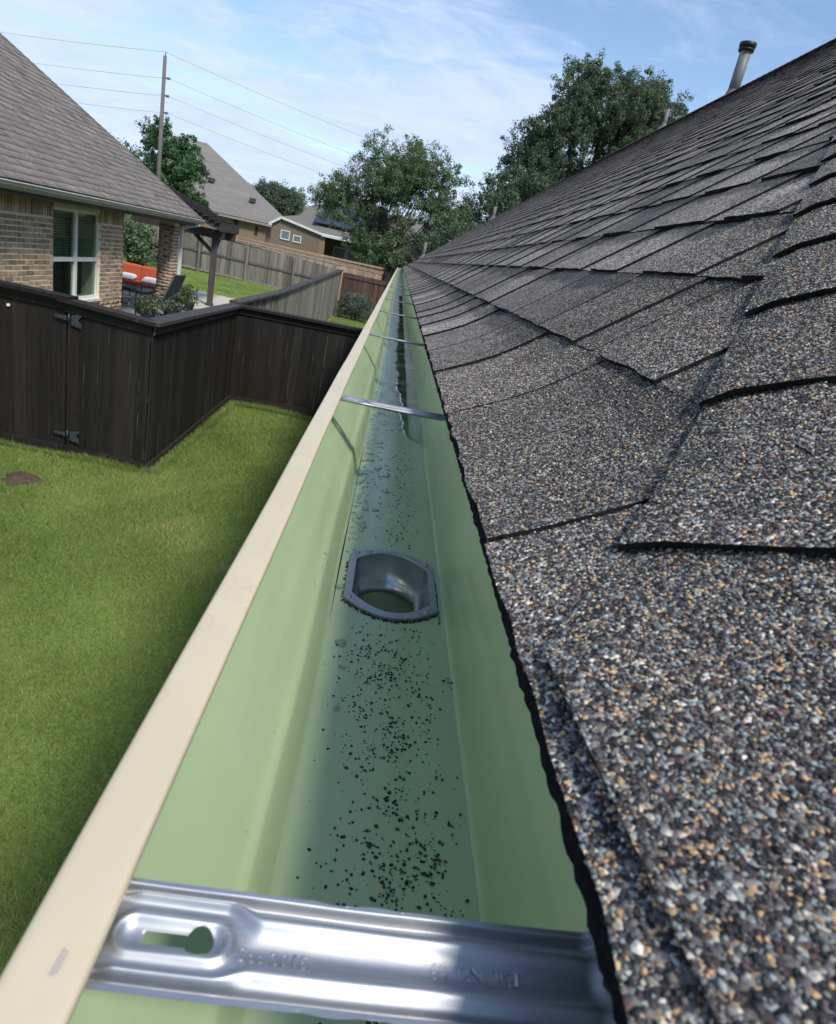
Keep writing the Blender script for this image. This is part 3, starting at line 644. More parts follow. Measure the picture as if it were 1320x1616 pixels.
# raised mineral granules on the nearest shingles (too fine to count)
def scatter_granules():
    T = []; 
    for me, mw in near_meshes:
        at_ = me.attributes.get('tone'); mw3 = mw
        me.calc_loop_triangles()
        for lt in me.loop_triangles:
            if me.polygons[lt.polygon_index].material_index != 0: continue
            a_, b_, c_ = (mw3 @ me.vertices[i].co for i in lt.vertices)
            tn = at_.data[lt.polygon_index].value if at_ else .5
            T.append((*a_, *b_, *c_, tn))
    T = np.array(T); A, B, C = T[:, 0:3], T[:, 3:6], T[:, 6:9]
    area = np.linalg.norm(np.cross(B - A, C - A), axis=1) / 2
    DENS = 420000
    cnt = rng.poisson(np.minimum(area * DENS, 60000))
    ii = np.repeat(np.arange(len(T)), cnt)
    r1, r2 = rng.random(len(ii)), rng.random(len(ii)); fl = r1 + r2 > 1; r1[fl] = 1 - r1[fl]; r2[fl] = 1 - r2[fl]
    pts = A[ii] + (B - A)[ii] * r1[:, None] + (C - A)[ii] * r2[:, None]
    d = np.linalg.norm(pts - np.array([0, 0, EYE]), axis=1)
    rel = pts - np.array([0, 0, EYE]); cz = rel @ np.array(R[2]); cx = rel @ np.array(R[0]) / cz; cy = rel @ np.array(R[1]) / cz
    keep = (cz > .05) & (np.abs(cx) < .72) & (np.abs(cy) < .86) & (rng.random(len(d)) < np.clip((1.02 - d) / .5, 0, 1))
    # under-lap parts are hidden: keep only granules that are on top (first course surface test by height)
    pts = pts[keep]; ii = ii[keep]; tn = T[ii, 9]; nrm = np.cross(B - A, C - A)[ii]; nrm /= np.linalg.norm(nrm, axis=1)[:, None]
    nrm *= np.sign(nrm[:, 2:3])
    n_ = len(pts)
    base = np.array([(1, 0, 0), (-1, 0, 0), (0, 1, 0), (0, -1, 0), (0, 0, 1), (0, 0, -1)], float)
    fc = np.array([(0, 2, 4), (2, 1, 4), (1, 3, 4), (3, 0, 4), (2, 0, 5), (1, 2, 5), (3, 1, 5), (0, 3, 5)])
    size = rng.uniform(.00045, .00095, n_) * np.where(rng.random(n_) < .12, 1.35, 1)
    V = base[None] * (rng.uniform(.65, 1.25, (n_, 6, 1))) * np.stack([size * rng.uniform(.8, 1.5, n_), size, size * .75], 1)[:, None, :]
    V += rng.normal(0, .12, V.shape) * size[:, None, None]
    q = rng.normal(size=(n_, 3)); t1 = np.cross(nrm, q); t1 /= np.linalg.norm(t1, axis=1)[:, None]; t2 = np.cross(nrm, t1)
    Wd = V[:, :, 0:1] * t1[:, None] + V[:, :, 1:2] * t2[:, None] + V[:, :, 2:3] * nrm[:, None] + (pts + nrm * (size * .25)[:, None])[:, None]
    Fc = (fc[None] + (np.arange(n_) * 6)[:, None, None]).reshape(-1, 3)
    pal = np.array([(.016, .016, .019), (.035, .034, .038), (.085, .08, .082), (.15, .145, .14), (.17, .205, .22), (.26, .31, .31), (.075, .04, .035), (.40, .27, .15), (.46, .42, .36), (.30, .25, .20)])
    pr = np.array([.17, .20, .18, .12, .09, .045, .055, .065, .035, .04]); pr /= pr.sum()
    colr = np.array([1.20, 1.16, 1.10]) * pal[rng.choice(len(pal), n_, p=pr)] * rng.uniform(.75, 1.25, (n_, 1)) * (0.72 + .5 * tn)[:, None]
    cf = np.repeat(np.concatenate([colr, np.ones((n_, 1))], 1), 8, axis=0)
    me = np_mesh('granules', Wd.reshape(-1, 3), Fc, M['granule'], attr=cf)
    o = link('granules', me, house); o['kind'] = 'stuff'
    return n_
print('granules', scatter_granules())

# ------------------------------------------------------------------ gutter with hangers and outlet
gut = empty('gutter', (0.03, 9, EYE - .278), 'long tan metal roof gutter with green inside along the shingle eave', 'gutter')
Y0, Y1 = -0.10, 17.95
inner = [(-.0415, -.1650), (-.0402, -.1625), (-.0399, -.1598), (-.0401, -.1587), (-.0407, -.1581), (-.0416, -.1579), (-.0450, -.1579), (-.0500, -.1580), (-.0545, -.1581), (-.0560, -.1583), (-.0569, -.1588), (-.0575, -.1597), (-.0578, -.1615), (-.0578, -.1655)]   # tan lip, rolled
outer = [(-.0578, -.1655), (-.0578, -.183), (-.0560, -.196), (-.0465, -.2075), (-.036, -.2165), (-.027, -.229), (-.0215, -.242), (-.0190, -.251), (-.0125, -.2835), (-.0085, -.2855), (.0985, -.2860), (.1005, -.284), (.1005, -.152)]
front_in = [(-.0568, -.1660), (-.0567, -.1825), (-.0545, -.1900), (-.0500, -.1955), (-.0450, -.2018), (-.0400, -.2083), (-.0350, -.2150), (-.0302, -.2218), (-.0256, -.2288), (-.0214, -.2352), (-.0190, -.2385), (-.0166, -.2408), (-.0148, -.2450), (-.0122, -.2560), (-.0083, -.2755), (-.0070, -.2777), (-.0045, -.2783)]
bottom_in = [(-.0045, -.2783), (.0015, -.2780)] + [(.005 + .004 * k, -.2780) for k in range(21)] + [(.0885, -.2783), (.0925, -.2781)]
back_in = [(.0925, -.2781), (.0942, -.2772), (.0950, -.2755), (.0955, -.268), (.0958, -.255), (.0961, -.24), (.0963, -.22), (.0966, -.20), (.0969, -.18), (.0972, -.163), (.0974, -.152)]
ysf = [Y0, 0.0, .05, .08]; y = .10
while y < 1.0: ysf.append(y); y += .012
for q in np.arange(.476, .616, .004): ysf.append(float(q))
while y < Y1: ysf.append(y); y += .06
ysf.append(Y1); ysf = np.unique(np.round(ysf, 3)); ysf = ysf[np.concatenate([[True], np.diff(ysf) > .0025])]
def wav(x, y):
    return 0.0007 * math.sin(y * 7.1 + x * 20) + 0.0005 * math.sin(y * 17.3 + 1.3) + 0.0004 * math.sin(y * 3.1 + 2)
def g2(a, s): return math.exp(-(a / s) ** 2)
def sheet(prof, kind):
    v = []; f = []
    for y in ysf:
        for (x, z) in prof:
            w = wav(x, y)
            if kind == 'back':
                hgt = (z + .278) / .126
                # pressed dent beside the outlet
                u, t_ = (y - .47) / .085, (z + .222) / .036
                d = max(abs(u), abs(t_)); dent = 0.0035 * (1 / (1 + math.exp(min(40, (d - 1) * 9))))
                dent -= 0.0030 * g2(y - .435, .035) * g2(z + .226, .016)
                v.append((x - dent * 1.2 + w * 1.6 * hgt, y, EYE + z))
            elif kind == 'front':
                dent = 0.0022 * g2(y - .40, .05) * g2(z + .205, .012)
                v.append((x - dent + w * 1.2, y, EYE + z + w * .3))
            elif kind == 'bottom':
                fl = 0.0 if (.46 < y < .63) else w * .6
                v.append((x, y, EYE + z + fl))
            else: v.append((x + w * .5, y, EYE + z + w * .4))
    W = len(prof)
    for i in range(len(ysf) - 1):
        for j in range(W - 1):
            if kind == 'bottom':                       # opening under the outlet flange
                qx = ((prof[j][0] + prof[j + 1][0]) / 2 - .0448) / .0352; qy = (ysf[i] + ysf[i + 1]) / 2 - .5455
                if abs(qx) < 1.06 and abs(qy) < .0355 + .0245 * (1 - qx * qx) + .003: continue
            a = i * W + j; f.append((a, a + 1, a + W + 1, a + W))
    return np_mesh('gutter_sheet', v, [list(q) for q in f], M['green'] if kind != 'lip' else M['tan_paint'], smooth=True)
def join_meshes(name, mes, mats):
    bm = bmesh.new()
    for k, me in enumerate(mes):
        n0 = len(bm.faces); bm.from_mesh(me); bm.faces.ensure_lookup_table()
        for q in bm.faces[n0:]: q.material_index = k if len(mats) > 1 else 0
    me = bpy.data.meshes.new(name); bm.to_mesh(me); bm.free()
    for mt in mats: me.materials.append(mt)
    return me
link('front_wall', sheet(front_in, 'front'), gut)
link('bottom_pan', sheet(bottom_in, 'bottom'), gut)
link('back_wall', sheet(back_in, 'back'), gut)
link('front_lip', sheet(inner, 'lip'), gut)
v = [(x, y, EYE + z) for y in (Y0, Y1) for (x, z) in outer]; W = len(outer)
link('outer_skin', np_mesh('outer_skin', v, [[j, j + W, j + W + 1, j + 1] for j in range(W - 1) if not (outer[j][0] < .05 < outer[j + 1][0])] , M['tan_paint']), gut)
for yy in (Y0, Y1):
    mb = MB(); pr = outer + [(-.0570, -.1655)]
    mb.add([(x, yy, EYE + z) for x, z in pr] + [(x, yy + .0006, EYE + z) for x, z in pr], [tuple(range(len(pr))), tuple(range(len(pr), 2 * len(pr)))[::-1]])
    mb.obj('end_cap', M['green'], gut)
# small scuffs on the lip (worn metal)
mb = MB(); mb.add([(-.0475, .098, EYE - .15765), (-.0458, .0985, EYE - .15768), (-.0455, .1035, EYE - .15768), (-.0470, .1045, EYE - .15765)], [(0, 1, 2, 3)]); mb.obj('scuff', M['scuff'], gut)

# --- drop outlet
OX, OY, OZ = .0448, .5455, EYE - .2774
def barrel(hw, hy, bul, n_=14):
    """flat sides at +-hw, rounded front and back bulging by bul beyond hy"""
    pts = []
    for k in range(n_ + 1):
        t_ = -1 + 2 * k / n_; pts.append((hw * t_, -(hy + bul * (1 - t_ * t_))))
    for k in range(n_ + 1):
        t_ = 1 - 2 * k / n_; pts.append((hw * t_, hy + bul * (1 - t_ * t_)))
    return pts
Po = barrel(.0418, .0440, .0235); Pi = barrel(.0352, .0350, .0245)
Pi2 = [(x * .985, y * .985) for x, y in Pi]; Pl = [(x * .94, y * .94) for x, y in Pi]; Pk = [(x * .80, y * .80) for x, y in Pi]
nP = len(Po)
def ring(pts, z): return [(OX + x, OY + y, OZ + z) for x, y in pts]
drop = None
mb = MB(); mb.add(ring(Po, .0) + ring(Po, .0022) + ring([(x * .99, y * .99) for x, y in Po], .0028) + ring(Pi, .0030) + ring([(x * .99, y * .99) for x, y in Pi], .0018), [])
for r_ in range(4):
    for k in range(nP): mb.f.append([r_ * nP + k, r_ * nP + (k + 1) % nP, (r_ + 1) * nP + (k + 1) % nP, (r_ + 1) * nP + k]); mb.mi.append(0); mb.sm.append(False)
drop = mb.obj('drop_outlet', M['galv'], gut)
mb = MB(); mb.add(ring([(x * .99, y * .99) for x, y in Pi], .0018) + ring(Pi2, -.002) + ring(Pl, -.017) + ring([(x * .90, y * .90) for x, y in Pi], -.0235) + ring([(x * .86, y * .86) for x, y in Pi], -.0255) + ring(Pk, -.0265) + ring(Pk, -.036), [])
for r_ in range(6):
    for k in range(nP): mb.f.append([r_ * nP + k, r_ * nP + (k + 1) % nP, (r_ + 1) * nP + (k + 1) % nP, (r_ + 1) * nP + k]); mb.mi.append(0); mb.sm.append(True)
mb.obj('outlet_tube', M['tube_metal'], drop)
for (x, y) in ((-.0355, .0475), (-.0235, .0555), (-.0372, -.0435), (.034, .047), (.031, -.050)):
    mb = MB(); mb.lathe((OX + x, OY + y, OZ + .0028), [(.0031, 0), (.0029, .0008), (.0019, .0015), (.0007, .0014), (.0006, .0007), (.0001, .0007)], 14)
    mb.obj('rivet', M['galv'], drop)
mb = MB(); mb.box((OX - .036, OY - .052, EYE - 2.75), (OX + .036, OY + .052, OZ - .036)); mb.f = mb.f[2:]; mb.mi = mb.mi[2:]; mb.sm = mb.sm[2:]
ds_ = mb.obj('downspout', M['green_pipe'], gut)
mb = MB(); mb.box((OX - .0375, OY - .0535, EYE - 2.75), (OX + .0375, OY + .0535, EYE - .320)); mb.f = mb.f[2:]; mb.mi = mb.mi[2:]; mb.sm = mb.sm[2:]; mb.obj('outer_face', M['tan_paint'], ds_)

# --- hangers (ribbed stamped straps with a keyhole)
def hanger_h(x, y):
    """height of the strap above its base plane; x across the gutter (-.041...089), y across the strap (0...0285)"""
    t_ = y / .0285
    edge = .0016 * (sstep(t_, .085, .055) + sstep(t_, .925, .955))
    lipd = -.0016 * (g2(t_ - .12, .03) + g2(t_ - .895, .03))
    a = float(sstep(x, -.014, -.004))
    ridge = .0025 * (g2(t_ - (.175 + .10 * a), .050 + .035 * a) + g2(t_ - (.865 - .13 * a), .045 + .04 * a))                       # plain middle channel beyond the keyhole
    mid = -.0012 * g2(t_ - .50, .10) * a
    # raised racetrack round the keyhole
    dx_ = max(abs(x + .0255) - .0095, 0); dd = math.hypot(dx_, (t_ - .52) * .0285)
    track = .0014 * g2(dd - .0045, .0014) * (1 - a); pocket = -.0010 * g2(dd, .003) * (1 - a)
    end = float(sstep(x, -.041, -.036)); er = float(sstep(x, .0905, .080))
    ridge *= (.35 + .65 * end) * (.4 + .6 * er)
    twist = .0003 * math.sin(x * 45 + t_ * 2.2) * g2(t_ - .5, .35) + .00012 * math.sin(x * 130 + t_ * 9)
    return edge + lipd + ridge + mid + track + pocket + twist
def keyhole(x, y):
    y -= .0285 * .52
    return (abs(y) < .0016 and -.0325 < x < -.021) or math.hypot(x + .0190, y) < .0036
def hanger_mesh(nx_, ny_):
    xs = np.linspace(-.041, .0905, nx_); ys_ = np.linspace(0, .0285, ny_); v = []; f = []
    r = random.Random(9)
    for x in xs:
        jt = .00035 * math.sin(x * 310) * (1 if math.sin(x * 77) > .5 else 0)
        for j, y in enumerate(ys_):
            sag = -.0008 * math.sin((x + .041) / .1315 * math.pi) + (.0022 * float(sstep(x, .083, .0905)))
            v.append((x, y + (jt if j in (0, ny_ - 1) else 0), float(hanger_h(x, y)) + sag))
    for i in range(nx_ - 1):
        for j in range(ny_ - 1):
            if keyhole((xs[i] + xs[i + 1]) / 2, (ys_[j] + ys_[j + 1]) / 2): continue
            a_ = i * ny_ + j; f.append([a_, a_ + ny_, a_ + ny_ + 1, a_ + 1])
    kept = set(); hole = set()
    for i in range(nx_ - 1):
        for j in range(ny_ - 1):
            (hole if keyhole((xs[i] + xs[i + 1]) / 2, (ys_[j] + ys_[j + 1]) / 2) else kept).update((i * ny_ + j, (i + 1) * ny_ + j, (i + 1) * ny_ + j + 1, i * ny_ + j + 1))
    for q in kept & hole:                                   # round the rim of the keyhole
        x, y, z = v[q]; yc = .0285 * .52; dx_ = x + .0190; dy_ = y - yc; rr_ = math.hypot(dx_, dy_)
        if x > -.0226 or rr_ < .0042: v[q] = (-.0190 + dx_ / rr_ * .0036, yc + dy_ / rr_ * .0036, z)
        elif abs(dy_) > .0006: v[q] = (x, yc + math.copysign(.0016, dy_), z)
    # front hook under the lip and rear flange against the back wall
    b = len(v)
    for (x, z) in ((-.0408, 0), (-.0465, .0006), (-.0525, .0003), (-.0545, -.004), (-.0550, -.012)):
        v.append((x, .0035, z)); v.append((x, .025, z))
    for k in range(4): f.append([b + 2 * k, b + 2 * k + 1, b + 2 * k + 3, b + 2 * k + 2])
    b = len(v)
    for (x, z) in ((.0900, .0035), (.0930, .0045), (.0945, .002), (.0948, -.012)):
        v.append((x, .002, z)); v.append((x, .0265, z))
    for k in range(3): f.append([b + 2 * k, b + 2 * k + 2, b + 2 * k + 3, b + 2 * k + 1])
    return np_mesh('hanger', v, f, M['alu'], smooth=True)
HI = hanger_mesh(300, 130); LO = hanger_mesh(40, 30)
def screw_mesh():
    mb = MB(); mb.lathe((0, 0, 0), [(.0001, .0048), (.0028, .0048), (.0034, .0040), (.0034, .0012), (.0058, .0010), (.0060, 0), (.002, 0), (.0018, -.02)], 12); return mb.mesh('screw', M['screw'])
SCR = screw_mesh()
HY = [.1000, .772, 1.515, 2.27, 3.04, 3.80] + [3.80 + .765 * k for k in range(1, 19)]
for i, hy in enumerate(HY):
    if hy > Y1 - .1: break
    o = bpy.data.objects.new('hanger', HI if i == 0 else LO); COL.objects.link(o); o.parent = gut
    o.matrix_parent_inverse = gut.matrix_basis.inverted()
    o.matrix_basis = Matrix.Translation((0, hy, EYE - .1655)) @ Matrix.Rotation(random.uniform(-.012, .012) if i else 0, 4, 'Z')
    s_ = bpy.data.objects.new('screw', SCR); COL.objects.link(s_); s_.parent = o
    s_.matrix_basis = Matrix.Translation((.0905, .0175 if i == 0 else .014, .004)) @ Matrix.Rotation(math.radians(-60), 4, 'Y')
    if i == 0:
        for body, loc, rz, size in (('See.2015', (-.0092, .0116, -.0009), 0, .0050), ('Pat. No. 69', (.0640, .0168, -.0016), math.pi, .0052)):
            c_ = bpy.data.curves.new('embossed_text', 'FONT'); c_.body = body; c_.size = size; c_.extrude = .00012; c_.bevel_depth = .00008
            tmp = bpy.data.objects.new('tmp', c_); COL.objects.link(tmp); bpy.context.view_layer.update()
            me = bpy.data.meshes.new_from_object(tmp.evaluated_get(bpy.context.evaluated_depsgraph_get())); bpy.data.objects.remove(tmp)
            me.materials.clear(); me.materials.append(M['alu'])
            for q in me.vertices:                              # lay the letters on the strap's relief
                wx = loc[0] + (q.co.x if rz == 0 else -q.co.x); wy = loc[1] + (q.co.y if rz == 0 else -q.co.y)
                sag = -.0008 * math.sin((wx + .041) / .1315 * math.pi)
                q.co = Vector((wx, wy, float(hanger_h(wx, wy)) + sag + q.co.z + .00008))
            t_ = bpy.data.objects.new('embossed_text', me); COL.objects.link(t_); t_.parent = o

# --- shingle grit lying in the gutter (stuff)
def grit():
    r = np.random.default_rng(21); pts = []
    def add(x, y, s): 
        if -.002 < x < .0925 and y > .13 and not (abs(x - OX) < .043 and abs(y - OY) < .068): pts.append((x, y, s))
    for _ in range(62):                                    # clusters between hanger and outlet
        cx = r.normal(.046, .016); cy = r.uniform(.15, .44); a = r.uniform(0, 6.28); n_ = r.integers(4, 22)
        for k in range(n_):
            a += r.normal(0, .8); cx += math.cos(a) * .0017; cy += math.sin(a) * .0026
            add(cx + r.normal(0, .0012), cy + r.normal(0, .002), r.gamma(2.6, .00015) + .0002)
    for _ in range(700): add(r.normal(.046, .022), r.uniform(.14, .47), r.gamma(2.2, .0002) + .00018)
    for _ in range(60): add(r.uniform(0, .09), r.uniform(.14, .47), r.gamma(2, .0002) + .00018)
    for k in range(170):                                   # line caught on the near edge of the outlet flange
        t_ = r.uniform(-1, 1); e = .0440 + .0235 * (1 - t_ * t_)
        pts.append((OX + .0418 * t_, OY - e - abs(r.normal(0, .0016)) - .0004, r.gamma(2.5, .0002) + .0003))
    for k in range(26): pts.append((OX - .0428 - abs(r.normal(0, .0006)), OY + r.uniform(-.05, .03), r.gamma(2.5, .00018) + .0003))
    for k in range(70): pts.append((OX + .0428 + abs(r.normal(0, .0005)), OY + r.uniform(-.06, .02), r.gamma(2.5, .00012) + .0002))
    for _ in range(330): add(r.normal(.052, .013), .63 + abs(r.normal(0, .28)), r.gamma(2.2, .0002) + .0002)
    for _ in range(1500): add(r.normal(.066, .012), 1.15 + abs(r.normal(0, 2.2)), r.gamma(2.6, .0003) + .0003)
    P_ = np.array(pts); P_[:, 2] = np.minimum(P_[:, 2], .00092); n_ = len(P_)
    ico = np.array([(0, 0, 1), (.9, 0, .4), (.28, .85, .4), (-.73, .53, .4), (-.73, -.53, .4), (.28, -.85, .4), (.73, .53, -.3), (-.28, .85, -.3), (-.9, 0, -.3), (-.28, -.85, -.3), (.73, -.53, -.3)])
    fc = np.array([(0, 1, 2), (0, 2, 3), (0, 3, 4), (0, 4, 5), (0, 5, 1), (1, 6, 2), (2, 7, 3), (3, 8, 4), (4, 9, 5), (5, 10, 1), (6, 7, 2), (7, 8, 3), (8, 9, 4), (9, 10, 5), (10, 6, 1)])
    V = ico[None] * r.uniform(.7, 1.3, (n_, 11, 1)) * P_[:, 2][:, None, None] * np.stack([r.uniform(.8, 1.6, n_), r.uniform(.8, 1.3, n_), np.full(n_, .7)], 1)[:, None, :]
    an = r.uniform(0, 6.28, n_); c_, s_ = np.cos(an), np.sin(an)
    X = V[:, :, 0] * c_[:, None] - V[:, :, 1] * s_[:, None] + P_[:, 0][:, None]; Y = V[:, :, 0] * s_[:, None] + V[:, :, 1] * c_[:, None] + P_[:, 1][:, None]
    Z = V[:, :, 2] + (EYE - .2779) + P_[:, 2][:, None] * .3
    Fc = (fc[None] + (np.arange(n_) * 11)[:, None, None]).reshape(-1, 3)
    o = link('roof_grit', np_mesh('roof_grit', np.stack([X, Y, Z], 2).reshape(-1, 3), Fc, M['silt'], attr=np.repeat(r.random(n_), 15)))
    tag(o, 'black shingle grit scattered over the green gutter floor', 'grit', kind='stuff')
grit()

# --- water: drops along the left of the floor, a shallow sheet along the right
def drops():
    r = random.Random(4); mb = MB(); placed = []
    tries = 0
    while len(placed) < 230 and tries < 9000:
        tries += 1
        far = r.random() < .97
        y = r.uniform(.63, 1.6) if far else r.uniform(.35, .63)
        lim = (-.002, .036) if y > .7 else (-.002, .012)
        x = r.uniform(*lim) if r.random() < .6 else r.uniform(-.003, .012)
        s = r.choice([.0012, .0016, .002, .0025, .0032, .0045, .0062]) * (1.15 if y > .9 else 1)
        if any(math.hypot(x - a, (y - b_) / 1.5) < (s + c_) * 1.02 for a, b_, c_ in placed): continue
        placed.append((x, y, s))
        n_ = 14; ph = [r.uniform(0, 6.28) for _ in range(3)]; el = r.uniform(.9, 1.7); sk = r.uniform(-.4, .4)
        def rad(a): return 1 + .14 * math.sin(2 * a + ph[0]) + .10 * math.sin(3 * a + ph[1])
        vs_ = [(x, y, EYE - .27775 + s * .12)]; fs = []
        for k_, (rr, hh) in enumerate(((.5, .115), (.8, .09), (.95, .045), (1.0, 0.0))):
            for k in range(n_):
                a = 2 * math.pi * k / n_; q = s * rr * rad(a)
                vs_.append((x + q * math.cos(a) + sk * q * math.sin(a) * .5, y + q * math.sin(a) * el, EYE - .27785 + s * hh))
        for k in range(n_): fs.append((0, 1 + k, 1 + (k + 1) % n_))
        for j in range(3):
            for k in range(n_):
                a_ = 1 + j * n_ + k; b_ = 1 + j * n_ + (k + 1) % n_; fs.append((a_, a_ + n_, b_ + n_, b_))
        mb.add(vs_, fs, 0, True)
    # beads on the front wall
    for _ in range(46):
        y = r.uniform(.2, 1.3); k = r.randrange(6, 13); x, z = front_in[k]; s = r.choice([.0009, .0012, .0016])
        mb.lathe((x + .0004, y, EYE + z), [(s, -.0002), (s * .9, s * .3), (s * .5, s * .55), (.0001, s * .62)], 10)
    o = mb.obj('water_drops', M['water']); tag(o, 'clear rain drops beaded on the green gutter floor', 'water drops', kind='stuff')
drops()
def pool():
    r = random.Random(8); v = []; f = []
    ys_ = np.arange(1.06, 6.0, .010); prof = (0, .0010, .0022, .0045, .012); hz = (0.0002, .0007, .0010, .0011, .0011)
    jj = 0
    for y in ys_:
        e = .0590 - .0215 * float(sstep(y, 1.0, 1.9)) + .034 * float(sstep(-y, -1.10, -1.06)) + .0035 * math.sin(y * 19) + .0022 * math.sin(y * 47 + 1) + .0014 * math.sin(y * 111)
        e = min(e, .0905)
        for p_, z in zip(prof, hz): v.append((e + p_ * min(1, (.092 - e) / .02), y, EYE - .2780 + z))
        v.append((.0943, y, EYE - .2780 + .0011))
    W = 6
    for i in range(len(ys_) - 1):
        for j in range(W - 1):
            a_ = i * W + j; f.append([a_, a_ + 1, a_ + W + 1, a_ + W])
    o = link('rain_water', np_mesh('rain_water', v, f, M['water'], smooth=True)); tag(o, 'thin sheet of standing rain water in the far gutter floor', 'water', kind='stuff')
pool()

# ------------------------------------------------------------------ roof vent pipes
def on_plane(x, y): return Vector((x, y, ZE + (x - XE) * PITCH))
t = empty('vent_pipe', on_plane(4.30, 10.95), 'tall grey capped vent pipe at the roof ridge', 'vent pipe', 'pipes through the roof')
bx, by, bz = t.location
mb = MB(); mb.tube([(bx, by, bz - .1), (bx, by, bz + .56)], .078, 20); mb.obj('pipe', M['pipe_grey'], t)
mb = MB(); mb.lathe((bx, by, bz + .50), [(.079, 0), (.108, .005), (.110, .022), (.112, .03), (.086, .034), (.086, .050), (.112, .054), (.118, .075), (.118, .105), (.06, .118), (.001, .118)], 22); mb.obj('cap', M['screw'], t)
mb = MB(); mb.lathe((bx, by, bz - .1), [(.15, -.05), (.11, .03), (.082, .10), (.08, .12)], 20); mb.obj('flashing', M['pipe_grey'], t)
for (x, y, h, lab, mat_) in ((4.33, 13.75, .30, 'short grey plumbing pipe on the roof against the large tree', 'pipe_lead'), (2.00, 17.2, .27, 'small pale plumbing pipe half way down the far roof edge', 'pipe_lead'), (.52, 17.2, .34, 'small pale plumbing pipe nearest the far gutter end', 'pipe_lead')):
    b0 = on_plane(x, y); t = empty('vent_pipe', b0, lab, 'vent pipe', 'pipes through the roof')
    mb = MB(); mb.tube([b0 - Vector((0, 0, .08)), b0 + Vector((0, 0, h))], .036, 14); mb.obj('pipe', M[mat_], t)
    mb = MB(); mb.lathe(b0, [(.11, -.06), (.07, .0), (.041, .05), (.039, .07)], 14); mb.obj('flashing', M[mat_], t)

# ------------------------------------------------------------------ fences
def board_mesh(seed, w=.138, t=.016):
    r = random.Random(seed); mb = MB(); c = r.uniform(-.002, .002)
    prof = [(0, 0), (w * .5, c), (w, 0)]
    vs_ = []
    for z in (0, .5, 1.0):
        wob = r.uniform(-.0015, .0015)
        for x, y in prof: vs_ += [(x + wob, y + r.uniform(-.0015, .0015), z), (x + wob, y + t, z)]
    fs = []
    for k in range(2):
        a = k * 6
        for j in range(2):
            fs.append((a + 2 * j, a + 2 * j + 2, a + 2 * j + 8, a + 2 * j + 6)); fs.append((a + 2 * j + 3, a + 2 * j + 1, a + 2 * j + 7, a + 2 * j + 9))
        fs.append((a + 1, a, a + 6, a + 7)); fs.append((a + 4, a + 5, a + 11, a + 10))
    fs += [(12, 14, 15, 13), (14, 16, 17, 15), (2, 0, 1, 3), (4, 2, 3, 5)]
    mb.add(vs_, fs); return mb
BOARD = {}
def boards_for(mat_):
    if mat_ not in BOARD: BOARD[mat_] = [board_mesh(300 + i).mesh('board', M[mat_]) for i in range(5)]
    return BOARD[mat_]
def fence(name, label, cat, p, q, zb, zt, mat_, cap=None, capmat=None, trim=False, base=False, rails='back', group=None, gap=(.002, .005), posts=2.4, rail_n=3, bw=.14, seed=1, post_front=False):
    """board fence from p to q (plan points), faces its boards to the right-hand side looking p->q;
    zb, zt: bottom and top height as (start, end) pairs"""
    r = random.Random(seed); p = Vector((*p, 0)); q = Vector((*q, 0)); d = (q - p); L = d.length; d.normalize(); ang = math.atan2(d.y, d.x)
    root = empty(name, (p.x, p.y, zb[0]), label, cat, group, ang)
    inv = root.matrix_basis.inverted()
    def z_(s, pr): return pr[0] + (pr[1] - pr[0]) * s / L
    bm_ = boards_for(mat_); s = 0.0
    while s < L - .03:
        w = min(bw * r.uniform(.94, 1.04), L - s)
        o = bpy.data.objects.new('board', r.choice(bm_)); COL.objects.link(o); o.parent = root
        zz0 = z_(s, zb) + r.uniform(0, .02); zz1 = z_(s, zt) + (r.uniform(-.012, .004) if not cap else -.01)
        o.matrix_basis = Matrix.Translation((s, r.uniform(-.003, .003), zz0 - zb[0])) @ Matrix.Diagonal((w / .138, 1, zz1 - zz0, 1))
        s += w + r.uniform(*gap)
    def bar(nm, s0, s1, y0, y1, h0, h1, m_, bev=.004):
        """long bar following the slope; h0/h1: offsets as ('b'|'t', dz)"""
        mb = MB(); vs_ = []
        for s_ in (s0, s1):
            a = z_(s_, zb if h0[0] == 'b' else zt) + h0[1] - zb[0]; b_ = z_(s_, zb if h1[0] == 'b' else zt) + h1[1] - zb[0]
            vs_ += [(s_, y0, a), (s_, y1, a), (s_, y1, b_), (s_, y0, b_)]
        mb.add(vs_, [(0, 3, 2, 1)[::-1], (4, 5, 6, 7), (0, 1, 5, 4), (1, 2, 6, 5), (2, 3, 7, 6), (3, 0, 4, 7)])
        o = bpy.data.objects.new(nm, mb.mesh(nm, M[m_])); COL.objects.link(o); o.parent = root; return o
    back = rails == 'back'
    ry = (.020, .058) if back else (-.044, -.006)
    hh = zt[0] - zb[0]
    for k in range(rail_n):
        fz = (.16 + k * (hh - .36) / max(1, rail_n - 1))
        bar('rail', 0, L, *ry, ('b', fz), ('b', fz + .088), mat_)
    n_ = max(1, round(L / posts))
    for k in range(n_ + 1):
        s_ = min(max(k * L / n_, .05), L - .05)
        py = (.060, .15) if back else (-.136, -.046)
        bar('post', s_ - .045, s_ + .045, *py, ('b', -.2), ('t', -.03), mat_)
    if trim:
        bar('top_trim', -.02, L + .02, -.024, -.005, ('t', -.115), ('t', -.012), capmat or mat_)
        bar('trim_strip', -.03, L + .03, -.040, -.0245, ('t', -.048), ('t', -.011), capmat or mat_)
    if base: bar('base_board', -.0, L + .0, -.045, -.006, ('b', -.04), ('b', .125), mat_)
    if cap:
        bar('cap_board', -.07, L + .07, -cap, .12, ('t', -.010), ('t', .030), capmat or mat_)
    return root
